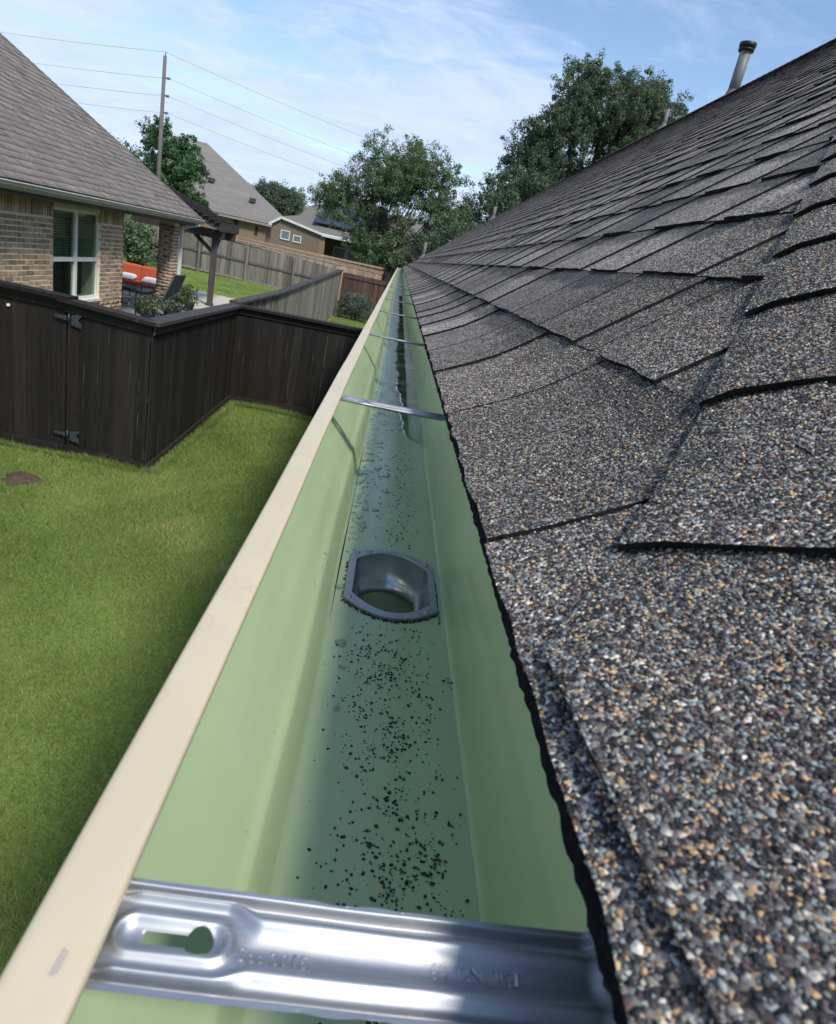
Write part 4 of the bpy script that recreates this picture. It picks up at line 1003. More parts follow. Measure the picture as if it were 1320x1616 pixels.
# dark stained fence round the gate corner
GT = 'dark stained fence runs'
fence('wooden_gate', 'dark stained gate with cap board left of the hinges, facing the lawn', 'gate', (-5.5, 7.72), (-3.50, 7.56), (.0, .0), (1.80, 1.80), 'dark_wood', .085, 'dark_wood', True, True, seed=2, gap=(.0, .0022))
fence('privacy_fence', 'dark stained fence panel between the gate hinges and the outer corner', 'fence', (-3.485, 7.56), (-2.55, 7.46), (.0, -.01), (1.775, 1.73), 'dark_wood', .085, 'dark_wood', True, True, group=GT, seed=3, gap=(.0, .002), posts=1.2)
fence('privacy_fence', 'dark stained fence run going back from the corner beside the lawn', 'fence', (-2.52, 7.46), (-2.55, 11.50), (-.01, .02), (1.73, 1.665), 'dark_wood', .085, 'cap_wood', True, True, group=GT, seed=4, gap=(.001, .005))
fence('privacy_fence', 'dark stained fence run across the end of the lawn, half in shadow', 'fence', (-2.54, 11.52), (.49, 11.80), (.02, .02), (1.665, 1.66), 'dark_wood', .085, 'dark_wood', True, True, group=GT, seed=5, gap=(.0, .0022))
# hinges on the gate
def hinge(z, lab):
    t = empty('gate_hinge', (-3.45, 7.535, z), lab, 'hinge', 'gate hinges')
    mb = MB(); y = -.012
    mb.add([(.03, y, -.075), (.155, y - .004, -.105), (.16, y - .004, -.06), (.115, y - .003, -.005), (.16, y - .003, .05), (.155, y - .003, .075), (.03, y, .045)] +
           [(.03, y + .006, -.075), (.155, y + .002, -.105), (.16, y + .002, -.06), (.115, y + .003, -.005), (.16, y + .003, .05), (.155, y + .003, .075), (.03, y + .006, .045)],
           [(0, 1, 2, 3, 6), (3, 4, 5, 6), (13, 10, 9, 8, 7), (13, 12, 11, 10)] + [(i, i + 7, (i + 1) % 7 + 7, (i + 1) % 7) for i in range(7)])
    mb.add([(-.03, y, -.03), (-.19, y + .014, -.012), (-.20, y + .014, .004), (-.19, y + .014, .02), (-.03, y, .03)], [(0, 4, 3, 2, 1)])
    mb.tube([(0, y - .006, -.06), (0, y - .006, .06)], .011, 8)
    o = mb.mesh('plate', M['iron']); o = bpy.data.objects.new('plate', o); COL.objects.link(o); o.parent = t; o.scale = (.84, 1, .85)
    for (bx_, bz_) in ((.06, -.05), (.12, -.07), (.06, .025), (.12, .045), (-.09, 0)):
        mb = MB(); mb.box((-.007, -.021, -.007), (.007, -.013 if bx_ > 0 else -.004, .007)); o2 = bpy.data.objects.new('bolt', mb.mesh('bolt', M['iron'])); COL.objects.link(o2); o2.parent = o; o2.location = (bx_, 0, bz_)
hinge(1.60, 'black iron butterfly hinge near the top of the dark gate')
hinge(.27, 'black iron butterfly hinge near the foot of the dark gate')
t = empty('round_plug', (-4.13, 7.60, 1.60), 'small white round plug on the dark gate boards', 'plug')
mb = MB(); mb.tube([(-4.13, 7.606, 1.60), (-4.13, 7.588, 1.602)], .017, 12); mb.obj('disc', M['white_trim'], t)

# grey fence going back from the dark one, its cap board bent upward half way
fence('privacy_fence', 'weathered grey fence with dark cap running back to the far corner', 'fence', (-2.58, 11.62), (-2.58, 15.9), (.02, .1), (1.70, 1.68), 'grey_wood', .07, 'cap_wood', False, False, seed=6, rails='back', gap=(.001, .004), group='grey fence runs')
fence('privacy_fence', 'upper stretch of weathered grey fence rising to the back corner', 'fence', (-2.58, 15.92), (-2.58, 32.2), (.05, .05), (1.68, 1.97), 'grey_wood', .07, 'cap_wood', False, False, seed=7, rails='back', gap=(.001, .004), group='grey fence runs')
fence('privacy_fence', 'long weathered grey fence with rails and posts across the back of the neighbour lawn', 'fence', (-15.5, 32.2), (-2.62, 32.3), (.66, .36), (2.62, 1.99), 'grey_wood', None, None, False, False, seed=8, rails='front', gap=(.002, .012), posts=2.15, group='grey fence runs')
fence('privacy_fence', 'new brown board fence with cap standing behind the grey fence', 'fence', (-15.5, 34.0), (-.78, 34.0), (.5, .5), (2.56, 2.25), 'brown_wood', .05, 'brown_wood', True, False, seed=9, gap=(.0, .002), posts=2.4)
fence('privacy_fence', 'dark reddish fence at the end of the narrow lawn beside the silver bush', 'fence', (-2.52, 32.3), (6.0, 32.3), (.0, .0), (1.92, 1.92), 'red_wood', None, None, False, False, seed=10, rails='front', gap=(.001, .006), rail_n=2)

# ------------------------------------------------------------------ neighbour's brick house
XW, YC = -5.5, 14.25
nh = empty('brick_house', (-10.5, 9.0, .6), 'tan brick neighbour house with taupe shingle hip roof and corner patio', 'house')
ZB, ZT = .5, 2.68
WY0, WY1, WZ0, WZ1 = 11.42, 13.18, 1.12, 2.60
mb = MB()
mb.box((-16, 4, 0), (XW - .004, WY0, ZT)); mb.box((-16, WY1, 0), (XW - .004, YC, ZT)); mb.box((-16, WY0, 0), (XW - .004, WY1, WZ0)); mb.box((-16, WY0, WZ1), (XW - .004, WY1, ZT))
mb.box((-16, WY0, WZ0), (XW - .35, WY1, WZ1))
mb.obj('wall', M['mortar'], nh)
BL, BH, BT = .222, .0625, .09
def brick_mesh(seed, L):
    r = random.Random(seed); mb = MB(); mb.box((0, -L / 2, -BH / 2), (BT, L / 2, BH / 2), bev=.005)
    mb.v = [(x + r.uniform(-.002, .002), y + r.uniform(-.003, .003), z + r.uniform(-.002, .002)) for x, y, z in mb.v]; return mb.mesh('brick', M['brick'])
BF = [brick_mesh(i, BL) for i in range(5)]
def wall_bricks():
    """running bond on the wall that faces our house: (y, z, length, vertical)"""
    out = []
    z = ZB; k = 0
    while z < ZT - .26:
        zc = z + BH / 2
        y = 4.0 + (.1275 if k % 2 else 0)
        while y < YC:
            a, b = y, min(y + BL, YC)
            segs = [(a, b)]
            if WZ0 - .0 < zc < WZ1: segs = [(a, min(b, WY0)), (max(a, WY1), b)]
            for s0, s1 in segs:
                if s1 - s0 > .04: out.append(((s0 + s1) / 2, zc, s1 - s0, False))
            y += BL + .014
        z += BH + .0145; k += 1
    y = 4.0
    while y < YC - .04:
        if not (WY0 < y + .035 < WY1 and WZ1 > ZT - .20): out.append((y + .035, ZT - .125, BL, True))
        y += BH + .015
    return out
wb = wall_bricks(); rb = random.Random(12)
cand = sorted([q for q in wb if q[0] > 9.4 and q[1] > 1.0], key=lambda q: q[0])
near_b = set(cand[:296])
stuff_v, stuff_f, stuff_t = [], [], []
def put_box(v, f, tn, lo, hi):
    b = len(v); x0, y0, z0 = lo; x1, y1, z1 = hi
    v += [(x0, y0, z0), (x1, y0, z0), (x1, y1, z0), (x0, y1, z0), (x0, y0, z1), (x1, y0, z1), (x1, y1, z1), (x0, y1, z1)]
    t_ = rb.random()
    for q in ((3, 2, 1, 0), (4, 5, 6, 7), (0, 1, 5, 4), (1, 2, 6, 5), (2, 3, 7, 6), (3, 0, 4, 7)): f.append([b + i for i in q]); tn.append(t_)
for q in wb:
    y, z, L, vert = q
    pr = rb.uniform(-.003, .003)
    if q in near_b:
        o = bpy.data.objects.new('brick', rb.choice(BF)); COL.objects.link(o); o.parent = nh; o.matrix_parent_inverse = nh.matrix_basis.inverted()
        o.matrix_basis = Matrix.Translation((XW - BT + pr, y, z)) @ (Matrix.Rotation(math.pi / 2, 4, 'X') if vert else Matrix.Rotation(rb.uniform(-.006, .006), 4, 'X')) @ Matrix.Diagonal((1, L / BL, 1, 1))
    else:
        hy, hz = (BH / 2, L / 2) if vert else (L / 2, BH / 2)
        put_box(stuff_v, stuff_f, stuff_t, (XW - BT + pr, y - hy, z - hz), (XW + pr, y + hy, z + hz))
# column and the house's rear corner face
CX0, CX1, CY0, CY1 = -5.86, -5.50, 17.30, 17.68
mb = MB(); mb.box((CX0 + .003, CY0 + .003, .5), (CX1 - .003, CY1 - .003, 2.66)); mb.obj('column_core', M['mortar'], nh)
z = .6; k = 0
while z < 2.6:
    for (a, b_) in (((CX0, CX0 + .235), (CX0 + .246, CX1)) if k % 2 else ((CX0, CX0 + .11), (CX0 + .121, CX1))):
        put_box(stuff_v, stuff_f, stuff_t, (a, CY0, z), (b_, CY0 + .08, z + BH)); put_box(stuff_v, stuff_f, stuff_t, (a, CY1 - .08, z), (b_, CY1, z + BH))
    put_box(stuff_v, stuff_f, stuff_t, (CX1 - .08, CY0 + .09, z), (CX1, CY1 - .09, z + BH)); put_box(stuff_v, stuff_f, stuff_t, (CX0, CY0 + .09, z), (CX0 + .08, CY1 - .09, z + BH))
    z += BH + .0145; k += 1
z = .5; k = 0
while z < 2.55:
    x = XW - .1 - (.12 if k % 2 else .25)
    while x > -9: put_box(stuff_v, stuff_f, stuff_t, (x, YC - .08, z), (x + BL, YC + .002, z + BH)); x -= BL + .01
    z += BH + .0145; k += 1
o = link('bricks', np_mesh('bricks', stuff_v, np.array(stuff_f), M['brick_far'], attr=stuff_t), nh); o['kind'] = 'stuff'
# window: frame, glass, blinds
XG = XW - .07
mb = MB(); fw = .042
mb.box((XG - .03, WY0, WZ0), (XG + .03, WY0 + fw, WZ1)); mb.box((XG - .03, WY1 - fw, WZ0), (XG + .03, WY1, WZ1)); mb.box((XG - .03, WY0 + fw, WZ0), (XG + .03, WY1 - fw, WZ0 + fw)); mb.box((XG - .03, WY0 + fw, WZ1 - fw), (XG + .03, WY1 - fw, WZ1))
win = mb.obj('window', M['white_trim'], nh)
WM = (WY0 + WY1) / 2; WZM = 1.80
mb = MB(); mb.box((XG - .028, WM - .042, WZ0 + fw), (XG + .034, WM + .042, WZ1 - fw)); mb.obj('mullion', M['white_trim'], win)
for a, b_ in ((WY0 + fw, WM - .042), (WM + .042, WY1 - fw)):
    mb = MB(); mb.box((XG - .026, a, WZM - .033), (XG + .032, b_, WZM + .033)); mb.obj('meeting_rail', M['white_trim'], win)
    for z0, z1 in ((WZ0 + fw, WZM - .033), (WZM + .033, WZ1 - fw)):
        mb = MB(); mb.box((XG - .006, a, z0), (XG + .000, b_, z1)); mb.obj('pane', M['glass'], win)
    mb = MB(); z = WZM - .02
    while z < WZ1 - .07:
        mb.add([(XG - .085, a + .01, z), (XG - .085, b_ - .01, z), (XG - .055, b_ - .01, z + .036), (XG - .055, a + .01, z + .036)], [(0, 1, 2, 3)]); z += .044
    o = mb.obj('blind', M['blind'], win); o['kind'] = 'stuff'
mb = MB(); mb.box((XW - .075, WY0 - .02, WZ0 - .05), (XW + .03, WY1 + .02, WZ0 - .002)); mb.obj('sill', M['white_trim'], win)
mb = MB(); mb.box((XW - .349, WY0, WZ0), (XW - .33, WY1, WZ1)); mb.obj('room_back', M['room'], nh)
# roof
EXN, EZN = -5.18, EYE - .03; YE = 18.25; PN = .79
mb = MB()                                                       # soffit + fascia + patio beam
mb.box((-16, 3.5, ZT), (EXN - .005, YE - .1, ZT + .03)); mb.obj('soffit', M['dark_soffit'], nh)
mb = MB(); mb.box((EXN - .03, 3.5, ZT + .031), (EXN - .004, YE - .05, EZN - .012)); mb.box((-16, YE - .09, ZT + .031), (EXN - .03, YE - .06, EZN - .012)); mb.obj('fascia', M['dark_soffit'], nh)
gm = MB()
gp = [(0, 0), (.075, 0), (.085, .012), (.105, .05), (.112, .085), (.122, .095), (.122, .108), (.108, .108)]
for i in range(len(gp) - 1):
    (a, b_), (c_, d_) = gp[i], gp[i + 1]
    gm.add([(EXN + a, 3.5, ZT + .068 + b_), (EXN + a, YE, ZT + .068 + b_), (EXN + c_, YE, ZT + .068 + d_), (EXN + c_, 3.5, ZT + .068 + d_)], [(0, 1, 2, 3)], 0 if i < 4 else 1)
gm.add([(EXN + a, YE, ZT + .068 + b_) for a, b_ in gp] + [(EXN, YE, ZT + .176)], [tuple(range(9))])
gm.obj('gutter', [M['taupe_trim'], M['white_trim']], nh)
dsx, dsy = -5.47, 17.74
mb = MB(); mb.beam((EXN + .06, YE - .25, ZT + .06), (dsx, dsy + .04, ZT - .10), .06, .08, 0); mb.box((dsx - .035, dsy, .62), (dsx + .035, dsy + .085, ZT - .08)); mb.obj('downspout', M['white_trim'], nh)
CN = 1 / math.sqrt(1 + PN * PN); SN = PN * CN
def PNb(u, y, nn=0): return (EXN + .03 - u * CN + nn * SN, y, EZN + u * SN + nn * CN)
UMX = 6.6
mb = MB()
yr = lambda u: YE + .05 - u * CN                              # hip edge in plan
mb.add([PNb(0, 3, -.006), PNb(0, yr(0), -.006), PNb(UMX, yr(UMX), -.006), PNb(UMX, 3, -.006), (EXN - 2 * UMX * CN, yr(0), EZN), (EXN - 2 * UMX * CN, 3, EZN)], [(0, 1, 2, 3), (1, 4, 2), (3, 2, 4, 5)])
mb.obj('roof', M['taupe_roof'], nh)
tv, tf, tt = [], [], []; rt = random.Random(77)
k = 0; u = 0
while u < UMX - .1:
    y = 3.0 - rt.uniform(0, .3)
    while y < yr(u):
        w = rt.uniform(.12, .34); raised = rt.random() < .55; y1 = min(y + w, yr(u) if yr(u) > y else y)
        n0 = .016 if raised else .009; n1 = .006 if raised else .003
        yb0, yb1 = min(y, yr(u + .15)), min(y1, yr(u + .15))
        b0 = len(tv); tv += [PNb(u, y, n0), PNb(u, y1, n0), PNb(u + .15, yb1, n1), PNb(u + .15, yb0, n1), PNb(u - .001, y, -.001), PNb(u - .001, y1, -.001)]
        tn = min(1, max(0, rt.gauss(.55 if raised else .42, .16)))
        tf += [[b0, b0 + 1, b0 + 2, b0 + 3], [b0 + 4, b0 + 5, b0 + 1, b0]]; tt += [tn, .0]
        y = y1 + .004
    u += .143; k += 1
o = link('shingles', np_mesh('shingles', tv, np.array(tf), M['taupe_roof'], attr=tt), nh); o['kind'] = 'stuff'
mb = MB(); u = 0                                                # hip caps
while u < UMX - .15:
    a = Vector(PNb(u, yr(u), .022)); b_ = Vector(PNb(u + .12, yr(u + .12), .014)); s_ = Vector(PNb(u, yr(u) - .13, .014)); s2 = Vector(PNb(u + .12, yr(u + .12) - .13, .008))
    e_ = a + Vector((-.13, .02, -.03)); e2 = b_ + Vector((-.13, .02, -.03))
    mb.add([s_, a, b_, s2, e_, e2, s_ - Vector((0, 0, .012)), a - Vector((0, 0, .014))], [(0, 1, 2, 3), (1, 4, 5, 2), (6, 7, 1, 0)]); u += .115
o = mb.obj('hip_caps', M['taupe_roof'], nh); o['kind'] = 'stuff'

# ------------------------------------------------------------------ patio, furniture, pergola
mb = MB(); mb.box((-14, 14.27, .3), (-4.72, 18.6, .625)); pat = mb.obj('patio', M['slate']); tag(pat, 'shaded grey patio floor under the corner of the brick house', None, kind='structure')
mb = MB(); mb.box((-9.0, 18.604, .3), (-4.55, 23.4, .62)); pat = mb.obj('patio_slab', M['concrete']); tag(pat, 'pale concrete slab under the pergola', None, kind='structure')
FZ = .626
def cushion(mb, lo, hi, b=.05):
    x0, y0, z0 = lo; x1, y1, z1 = hi; mb.box(lo, hi, bev=b)
t = empty('patio_sofa', (-7.15, 19.7, .62), 'orange cushioned low patio sofa seen between the house corner and the column', 'sofa')
sx0, sx1, sy0, sy1 = -7.92, -6.38, 19.35, 20.10
mb = MB()
for x in (sx0, sx1 - .06):
    mb.box((x, sy0, FZ), (x + .06, sy0 + .06, FZ + .42)); mb.box((x, sy1 - .06, FZ), (x + .06, sy1, FZ + .55)); mb.box((x, sy0 + .06, FZ + .38), (x + .06, sy1 - .06, FZ + .42))
mb.box((sx0 + .06, sy0, FZ + .08), (sx1 - .06, sy0 + .05, FZ + .14)); mb.box((sx0 + .06, sy1 - .05, FZ + .08), (sx1 - .06, sy1, FZ + .55)); mb.obj('frame', M['dark_metal'], t)
xm = (sx0 + sx1) / 2
for a, b_ in ((sx0 + .07, xm - .006), (xm + .006, sx1 - .07)):
    mb = MB(); mb.box((a, sy0 - .02, FZ + .14), (b_, sy1 - .2, FZ + .29), bev=.035); mb.obj('seat_cushion', M['orange'], t)
    mb = MB(); mb.box((a, sy1 - .24, FZ + .27), (b_, sy1 - .06, FZ + .70), bev=.04); mb.obj('back_cushion', M['orange'], t)
for x, lab in ((-7.42, 'white throw pillow on the left seat of the orange sofa'), (-6.80, 'white throw pillow on the right seat of the orange sofa')):
    t = empty('throw_pillow', (x, 19.62, FZ + .295), lab, 'pillow', 'pillows on the orange sofa')
    mb = MB(); n_ = 10; vs_ = []; fs = []
    for side in (1, -1):
        for i in range(n_ + 1):
            for j in range(n_ + 1):
                a = -1 + 2 * i / n_; b_ = -1 + 2 * j / n_
                th = .07 * max(0, 1 - a ** 4) ** .5 * max(0, 1 - b_ ** 4) ** .5
                vs_.append((x + a * .21, 19.60 + b_ * .16, FZ + .365 + side * th + b_ * .04))
    W = n_ + 1
    for s_ in (0, 1):
        o_ = s_ * W * W
        for i in range(n_):
            for j in range(n_):
                q = (o_ + i * W + j, o_ + (i + 1) * W + j, o_ + (i + 1) * W + j + 1, o_ + i * W + j + 1); fs.append(q if s_ == 0 else q[::-1])
    mb.add(vs_, fs, 0, True); mb.obj('cover', M['white_fab'], t)
t = empty('coffee_table', (-6.2, 16.35, FZ), 'dark metal patio table under the covered corner in front of the sofa', 'table')
mb = MB(); mb.box((-6.75, 16.0, FZ + .42), (-5.68, 16.7, FZ + .46), bev=.008); mb.obj('table_top', M['grey_sling'], t)
for x in (-6.70, -5.74):
    for y in (16.05, 16.64):
        mb = MB(); mb.box((x - .02, y - .02, FZ), (x + .02, y + .02, FZ + .42)); mb.obj('leg', M['dark_metal'], t)
mb = MB()
for k in range(5): mb.box((-6.5 + k * .16, 16.045, FZ + .12), (-6.485 + k * .16, 16.06, FZ + .42))
mb.box((-6.68, 16.04, FZ + .10), (-5.76, 16.065, FZ + .12)); mb.obj('side_rails', M['dark_metal'], t)
def patio_chair(x, y, rz, lab):
    t = empty('patio_chair', (x, y, FZ), lab, 'chair', 'dark metal patio chairs', rz)
    def add(nm, mb, m_):
        o = bpy.data.objects.new(nm, mb.mesh(nm, M[m_])); COL.objects.link(o); o.parent = t
    mb = MB(); mb.box((-.26, -.25, .38), (.26, .27, .42), bev=.012); add('seat', mb, 'grey_sling')
    mb = MB(); mb.beam((0, .27, .40), (0, .50, 1.0), .50, .035); add('backrest', mb, 'grey_sling')
    for s_ in (-1, 1):
        mb = MB(); mb.tube([(s_ * .28, -.27, 0), (s_ * .28, -.26, .40), (s_ * .28, -.22, .62), (s_ * .28, .05, .66), (s_ * .28, .36, .60)], .016, 8); add('arm', mb, 'dark_metal')
        mb = MB(); mb.tube([(s_ * .27, -.30, .02), (s_ * .27, .38, .02), (s_ * .26, .28, .40), (s_ * .25, .51, 1.02)], .016, 8); add('leg', mb, 'dark_metal')
    return t
patio_chair(-5.28, 15.75, math.radians(-100), 'dark metal patio chair leaning back in front of the brick column')
patio_chair(-5.83, 14.85, math.radians(150), 'dark metal patio chair beside the house corner, its arm showing')
t = empty('side_table', (-5.56, 18.55, FZ), 'small black wire side table beside the white downspout', 'side table')
mb = MB()
for x in (-.11, .11):
    for y in (-.11, .11): mb.tube([(-5.53 + x, 18.55 + y, .62), (-5.53 + x, 18.55 + y, 1.06)], .011, 6)
for z in (.66, 1.05):
    mb.tube([(-5.64, 18.44, z), (-5.42, 18.44, z), (-5.42, 18.66, z), (-5.64, 18.66, z), (-5.64, 18.44, z)], .010, 6)
mb.obj('wire_frame', M['dark_metal'], t)
mb = MB(); mb.box((-5.64, 18.44, 1.056), (-5.42, 18.66, 1.066)); mb.obj('table_top', M['dark_metal'], t)
# pergola
t = empty('pergola', (-5.6, 20.5, .62), 'dark brown pergola with sloped slatted roof at the patio edge', 'pergola')
for (x, y) in ((-5.19, 19.85), (-6.95, 21.1)):
    mb = MB(); mb.box((x - .07, y - .07, .61), (x + .07, y + .07, 2.47)); mb.box((x - .09, y - .09, .61), (x + .09, y + .09, .70)); mb.obj('post', M['post_wood'], t)
for y in (19.80, 21.1):
    mb = MB(); mb.beam((-7.4, y - .08, 2.56), (-4.95, y - .08, 2.56), .05, .22); mb.beam((-7.4, y + .08, 2.56), (-4.95, y + .08, 2.56), .05, .22); mb.obj('beam', M['perg_wood'], t)
for (a, b_) in (((-5.19, 19.85, 2.05), (-5.75, 19.85, 2.47)), ((-5.19, 19.85, 2.05), (-5.19, 20.35, 2.47)), ((-6.95, 21.1, 2.05), (-6.4, 21.1, 2.47))):
    mb = MB(); mb.beam(a, b_, .06, .10); mb.obj('brace', M['perg_wood'], t)
y = 19.45
while y < 21.5:
    mb = MB(); mb.beam((-7.4, y, 2.76 + .32 * 2.45), (-4.95, y, 2.76), .05, .19); mb.obj('rafter', M['perg_wood'], t); y += .40
mb = MB(); mb.box((-4.985, 19.38, 2.665), (-4.945, 21.55, 2.875)); mb.obj('end_board', M['perg_wood'], t)
x = -7.4
while x < -5.05:
    mb = MB(); zz = 2.875 + .32 * (-4.95 - x - .15); mb.box((x, 19.35, zz), (x + .15, 21.6, zz + .03)); mb.obj('roof_slat', M['perg_wood'], t); x += .165

# ------------------------------------------------------------------ houses beyond the fence
h2 = empty('far_house', (-16, 49, .6), 'large tan house with tall grey hip roof beyond the brown fence', 'house')
ex, ey, ez = -8.55, 46.0, 3.42; m2 = .70; wid = 6.2
mb = MB(); mb.box((-17, ey + .35, .2), (ex - .4, ey + 12, ez - .1)); mb.obj('wall', M['tan_brick'], h2)
mb = MB(); mb.box((-17, ey + .02, ez - .16), (ex - .02, ey + .06, ez - .01)); mb.box((-17, ey + .061, ez - .16), (ex - .1, ey + .5, ez - .13)); mb.obj('fascia', M['taupe_trim'], h2)
def hip_roof(parent, ex, ey, ez, m2, wid, xl, nm='roof'):
    """front plane facing -y from x=xl to ex, hip end at ex; stepped courses"""
    v, f, tn = [], [], []; r = random.Random(int(ex * 10)); k = 0; c = 1 / math.sqrt(1 + m2 * m2)
    for k in range(int(wid / (.22 * c))):
        u0, u1 = k * .22 * c, (k + 1) * .22 * c + .02
        x = xl
        while x < ex - u0:
            w = r.uniform(.5, 1.1); xa, xb = x, min(x + w, ex - u0); b = len(v)
            v += [(xa, ey + u0, ez + u0 * m2 + .03), (xb, ey + u0, ez + u0 * m2 + .03), (min(xb, ex - u1), ey + u1, ez + u1 * m2 + .01), (min(xa, ex - u1), ey + u1, ez + u1 * m2 + .01), (xa, ey + u0, ez + u0 * m2), (xb, ey + u0, ez + u0 * m2)]
            f += [[b, b + 1, b + 2, b + 3], [b + 4, b + 5, b + 1, b]]; q = r.uniform(.3, .7); tn += [q, q * .6]; x += w
    b = len(v); W2 = wid
    v += [(ex, ey, ez), (ex, ey + 2 * W2, ez), (ex - W2, ey + W2, ez + W2 * m2), (xl, ey + W2, ez + W2 * m2), (xl, ey + 2 * W2, ez)]
    f += [[b, b + 1, b + 2], [b + 1, b + 4, b + 3, b + 2]]; tn += [.4, .4]
    me = np_mesh(nm, v, f, M['grey_roof'], attr=tn); o = link(nm, me, parent); return o
hip_roof(h2, ex, ey, ez, m2, wid, -17.2)
mb = MB(); mb.box((-11.05, 46.31, 2.35), (-10.75, 46.36, 3.22)); w_ = mb.obj('window', M['dark_soffit'], h2); mb = MB(); mb.box((-11.01, 46.30, 2.40), (-10.79, 46.309, 3.17)); mb.obj('pane', M['room'], w_)
mb = MB(); mb.box((-9.65, 46.31, 2.6), (-9.45, 46.36, 3.10)); w_ = mb.obj('window', M['dark_soffit'], h2); mb = MB(); mb.box((-9.62, 46.30, 2.64), (-9.48, 46.309, 3.06)); mb.obj('pane', M['room'], w_)
for x, z in ((-13.4, 5.3), (-10.4, 4.6)):
    mb = MB(); yy = ey + (z - ez) / m2; mb.box((x, yy - .35, z - .1), (x + .35, yy, z + .16)); mb.obj('roof_vent', M['dark_soffit'], h2)
# gabled house with solar panels
h3 = empty('far_house', (-4.6, 45, .6), 'brown brick house with white trimmed gable, two windows and solar panels', 'house')
wl_ = MB(); gx0, gxp, gx1, gy = -7.80, -7.28, -4.95, 42.0
wl_.add([(gx0, gy, .3), (gx1, gy, .3), (gx1, gy, 3.42), (gxp, gy, 3.80), (gx0, gy, 3.42), (gx0, gy + 6, .3), (gx1, gy + 2.0, .3), (gx1, gy + 2.0, 3.42), (gx0, gy + 6, 3.42)], [(0, 1, 2, 3, 4), (1, 6, 7, 2), (5, 0, 4, 8)])
wl_.box((-6.5, gy + 2.0, .3), (6.0, gy + 2.05, 3.38)); wl_.obj('wall', M['brown_brick'], h3)
wl_ = MB(); wl_.box((-4.96, gy - .01, .3), (-4.62, gy + .32, 3.30)); wl_.obj('patio_column', M['tan_brick'], h3)
mb = MB()
mb.beam((gx0 - .14, gy - .14, 3.40), (gxp, gy - .14, 3.86), .05, .13); mb.beam((gxp, gy - .14, 3.86), (gx1 + .1, gy - .14, 3.44), .05, .13); mb.box((gx1 + .1, gy - .165, 3.33), (2.0, gy - .115, 3.46)); mb.box((gx0 - .18, gy - .16, 3.34), (gx0 + .02, gy + .3, 3.40)); mb.obj('fascia', M['white_trim'], h3)
v = [(gx0 - .2, gy - .16, 3.42), (gxp, gy - .16, 3.92), (gx1 + .1, gy - .16, 3.50), (2.6, gy - .16, 3.48), (gx0 - .2, gy + 5.4, 3.46), (-6.4, gy + 4.4, 5.0), (-4.9, gy + 5.2, 5.62), (-3.4, gy + 5.2, 5.62), (-6.6, gy + 2.6, 4.3), (2.6, gy + 5.2, 5.62)]
mb = MB(); mb.add(v, [(0, 1, 8, 4), (1, 2, 5, 8), (8, 5, 4), (2, 3, 9, 7, 6, 5), (4, 5, 6)]); mb.obj('roof', M['grey_roof'], h3)
for x0, x1, z0, z1 in ((-7.24, -6.69, 2.76, 3.22), (-6.51, -6.01, 2.74, 3.08)):
    mb = MB(); mb.box((x0, gy - .05, z0 - .06), (x1, gy - .001, z0)); mb.box((x0, gy - .05, z0), (x0 + .055, gy - .001, z1)); mb.box((x1 - .05, gy - .05, z0), (x1, gy - .001, z1)); mb.box((x0 + .055, gy - .05, z1 - .05), (x1 - .05, gy - .001, z1))
    w_ = mb.obj('window', M['white_trim'], h3); mb = MB(); mb.box((x0 + .056, gy - .03, z0), (x1 - .051, gy - .002, z1 - .051)); mb.obj('pane', M['far_glass'], w_)
for k in range(4):
    x0 = -4.25 + k * .85; mb = MB(); mb.box((x0, gy + 1.93, 1.7), (x0 + .06, gy + 1.999, 2.95)); mb.box((x0 + .74, gy + 1.93, 1.7), (x0 + .80, gy + 1.999, 2.95)); mb.box((x0 + .06, gy + 1.93, 2.89), (x0 + .74, gy + 1.999, 2.95)); mb.box((x0 + .06, gy + 1.93, 1.7), (x0 + .74, gy + 1.999, 1.76))
    w_ = mb.obj('window', M['white_trim'], h3); mb = MB(); mb.box((x0 + .061, gy + 1.95, 1.761), (x0 + .739, gy + 1.998, 2.889)); mb.obj('pane', M['far_glass'], w_)
mb = MB(); mb.box((-4.9, gy + .1, 3.27), (6, gy + 2.0, 3.32)); mb.obj('porch_ceiling', M['dark_soffit'], h3)
# solar panels: six framed panels of cells, standing just off the roof plane
A0 = Vector((gx1 + .1, gy - .16, 3.50)); e1 = Vector((1, 0, 0)); e2 = (Vector((-3.4, gy + 5.2, 5.62)) - Vector((-3.4, gy - .16, 3.49))).normalized(); e3 = e1.cross(e2)
for r_ in range(2):
    for c_ in range(4):
        o0 = Vector((-5.55 + c_ * 1.04 + (0.28 if r_ else 0), gy - .16, 3.49)) + e2 * (1.15 + r_ * 1.74) + e3 * .12
        MM = Matrix(((e1.x, e2.x, e3.x, o0.x), (e1.y, e2.y, e3.y, o0.y), (e1.z, e2.z, e3.z, o0.z), (0, 0, 0, 1)))
        mb = MB(); mb.box((0, 0, 0), (1.0, 1.68, .035), 0, MM); o = mb.obj('solar_panel', M['solar_frame'], h3)
        mb = MB()
        for i in range(3):
            for j in range(5): mb.box((.03 + i * .318, .03 + j * .327, .0355), (.03 + i * .318 + .304, .03 + j * .327 + .313, .039), 0, MM)
        mb.obj('solar_cells', M['solar'], o)

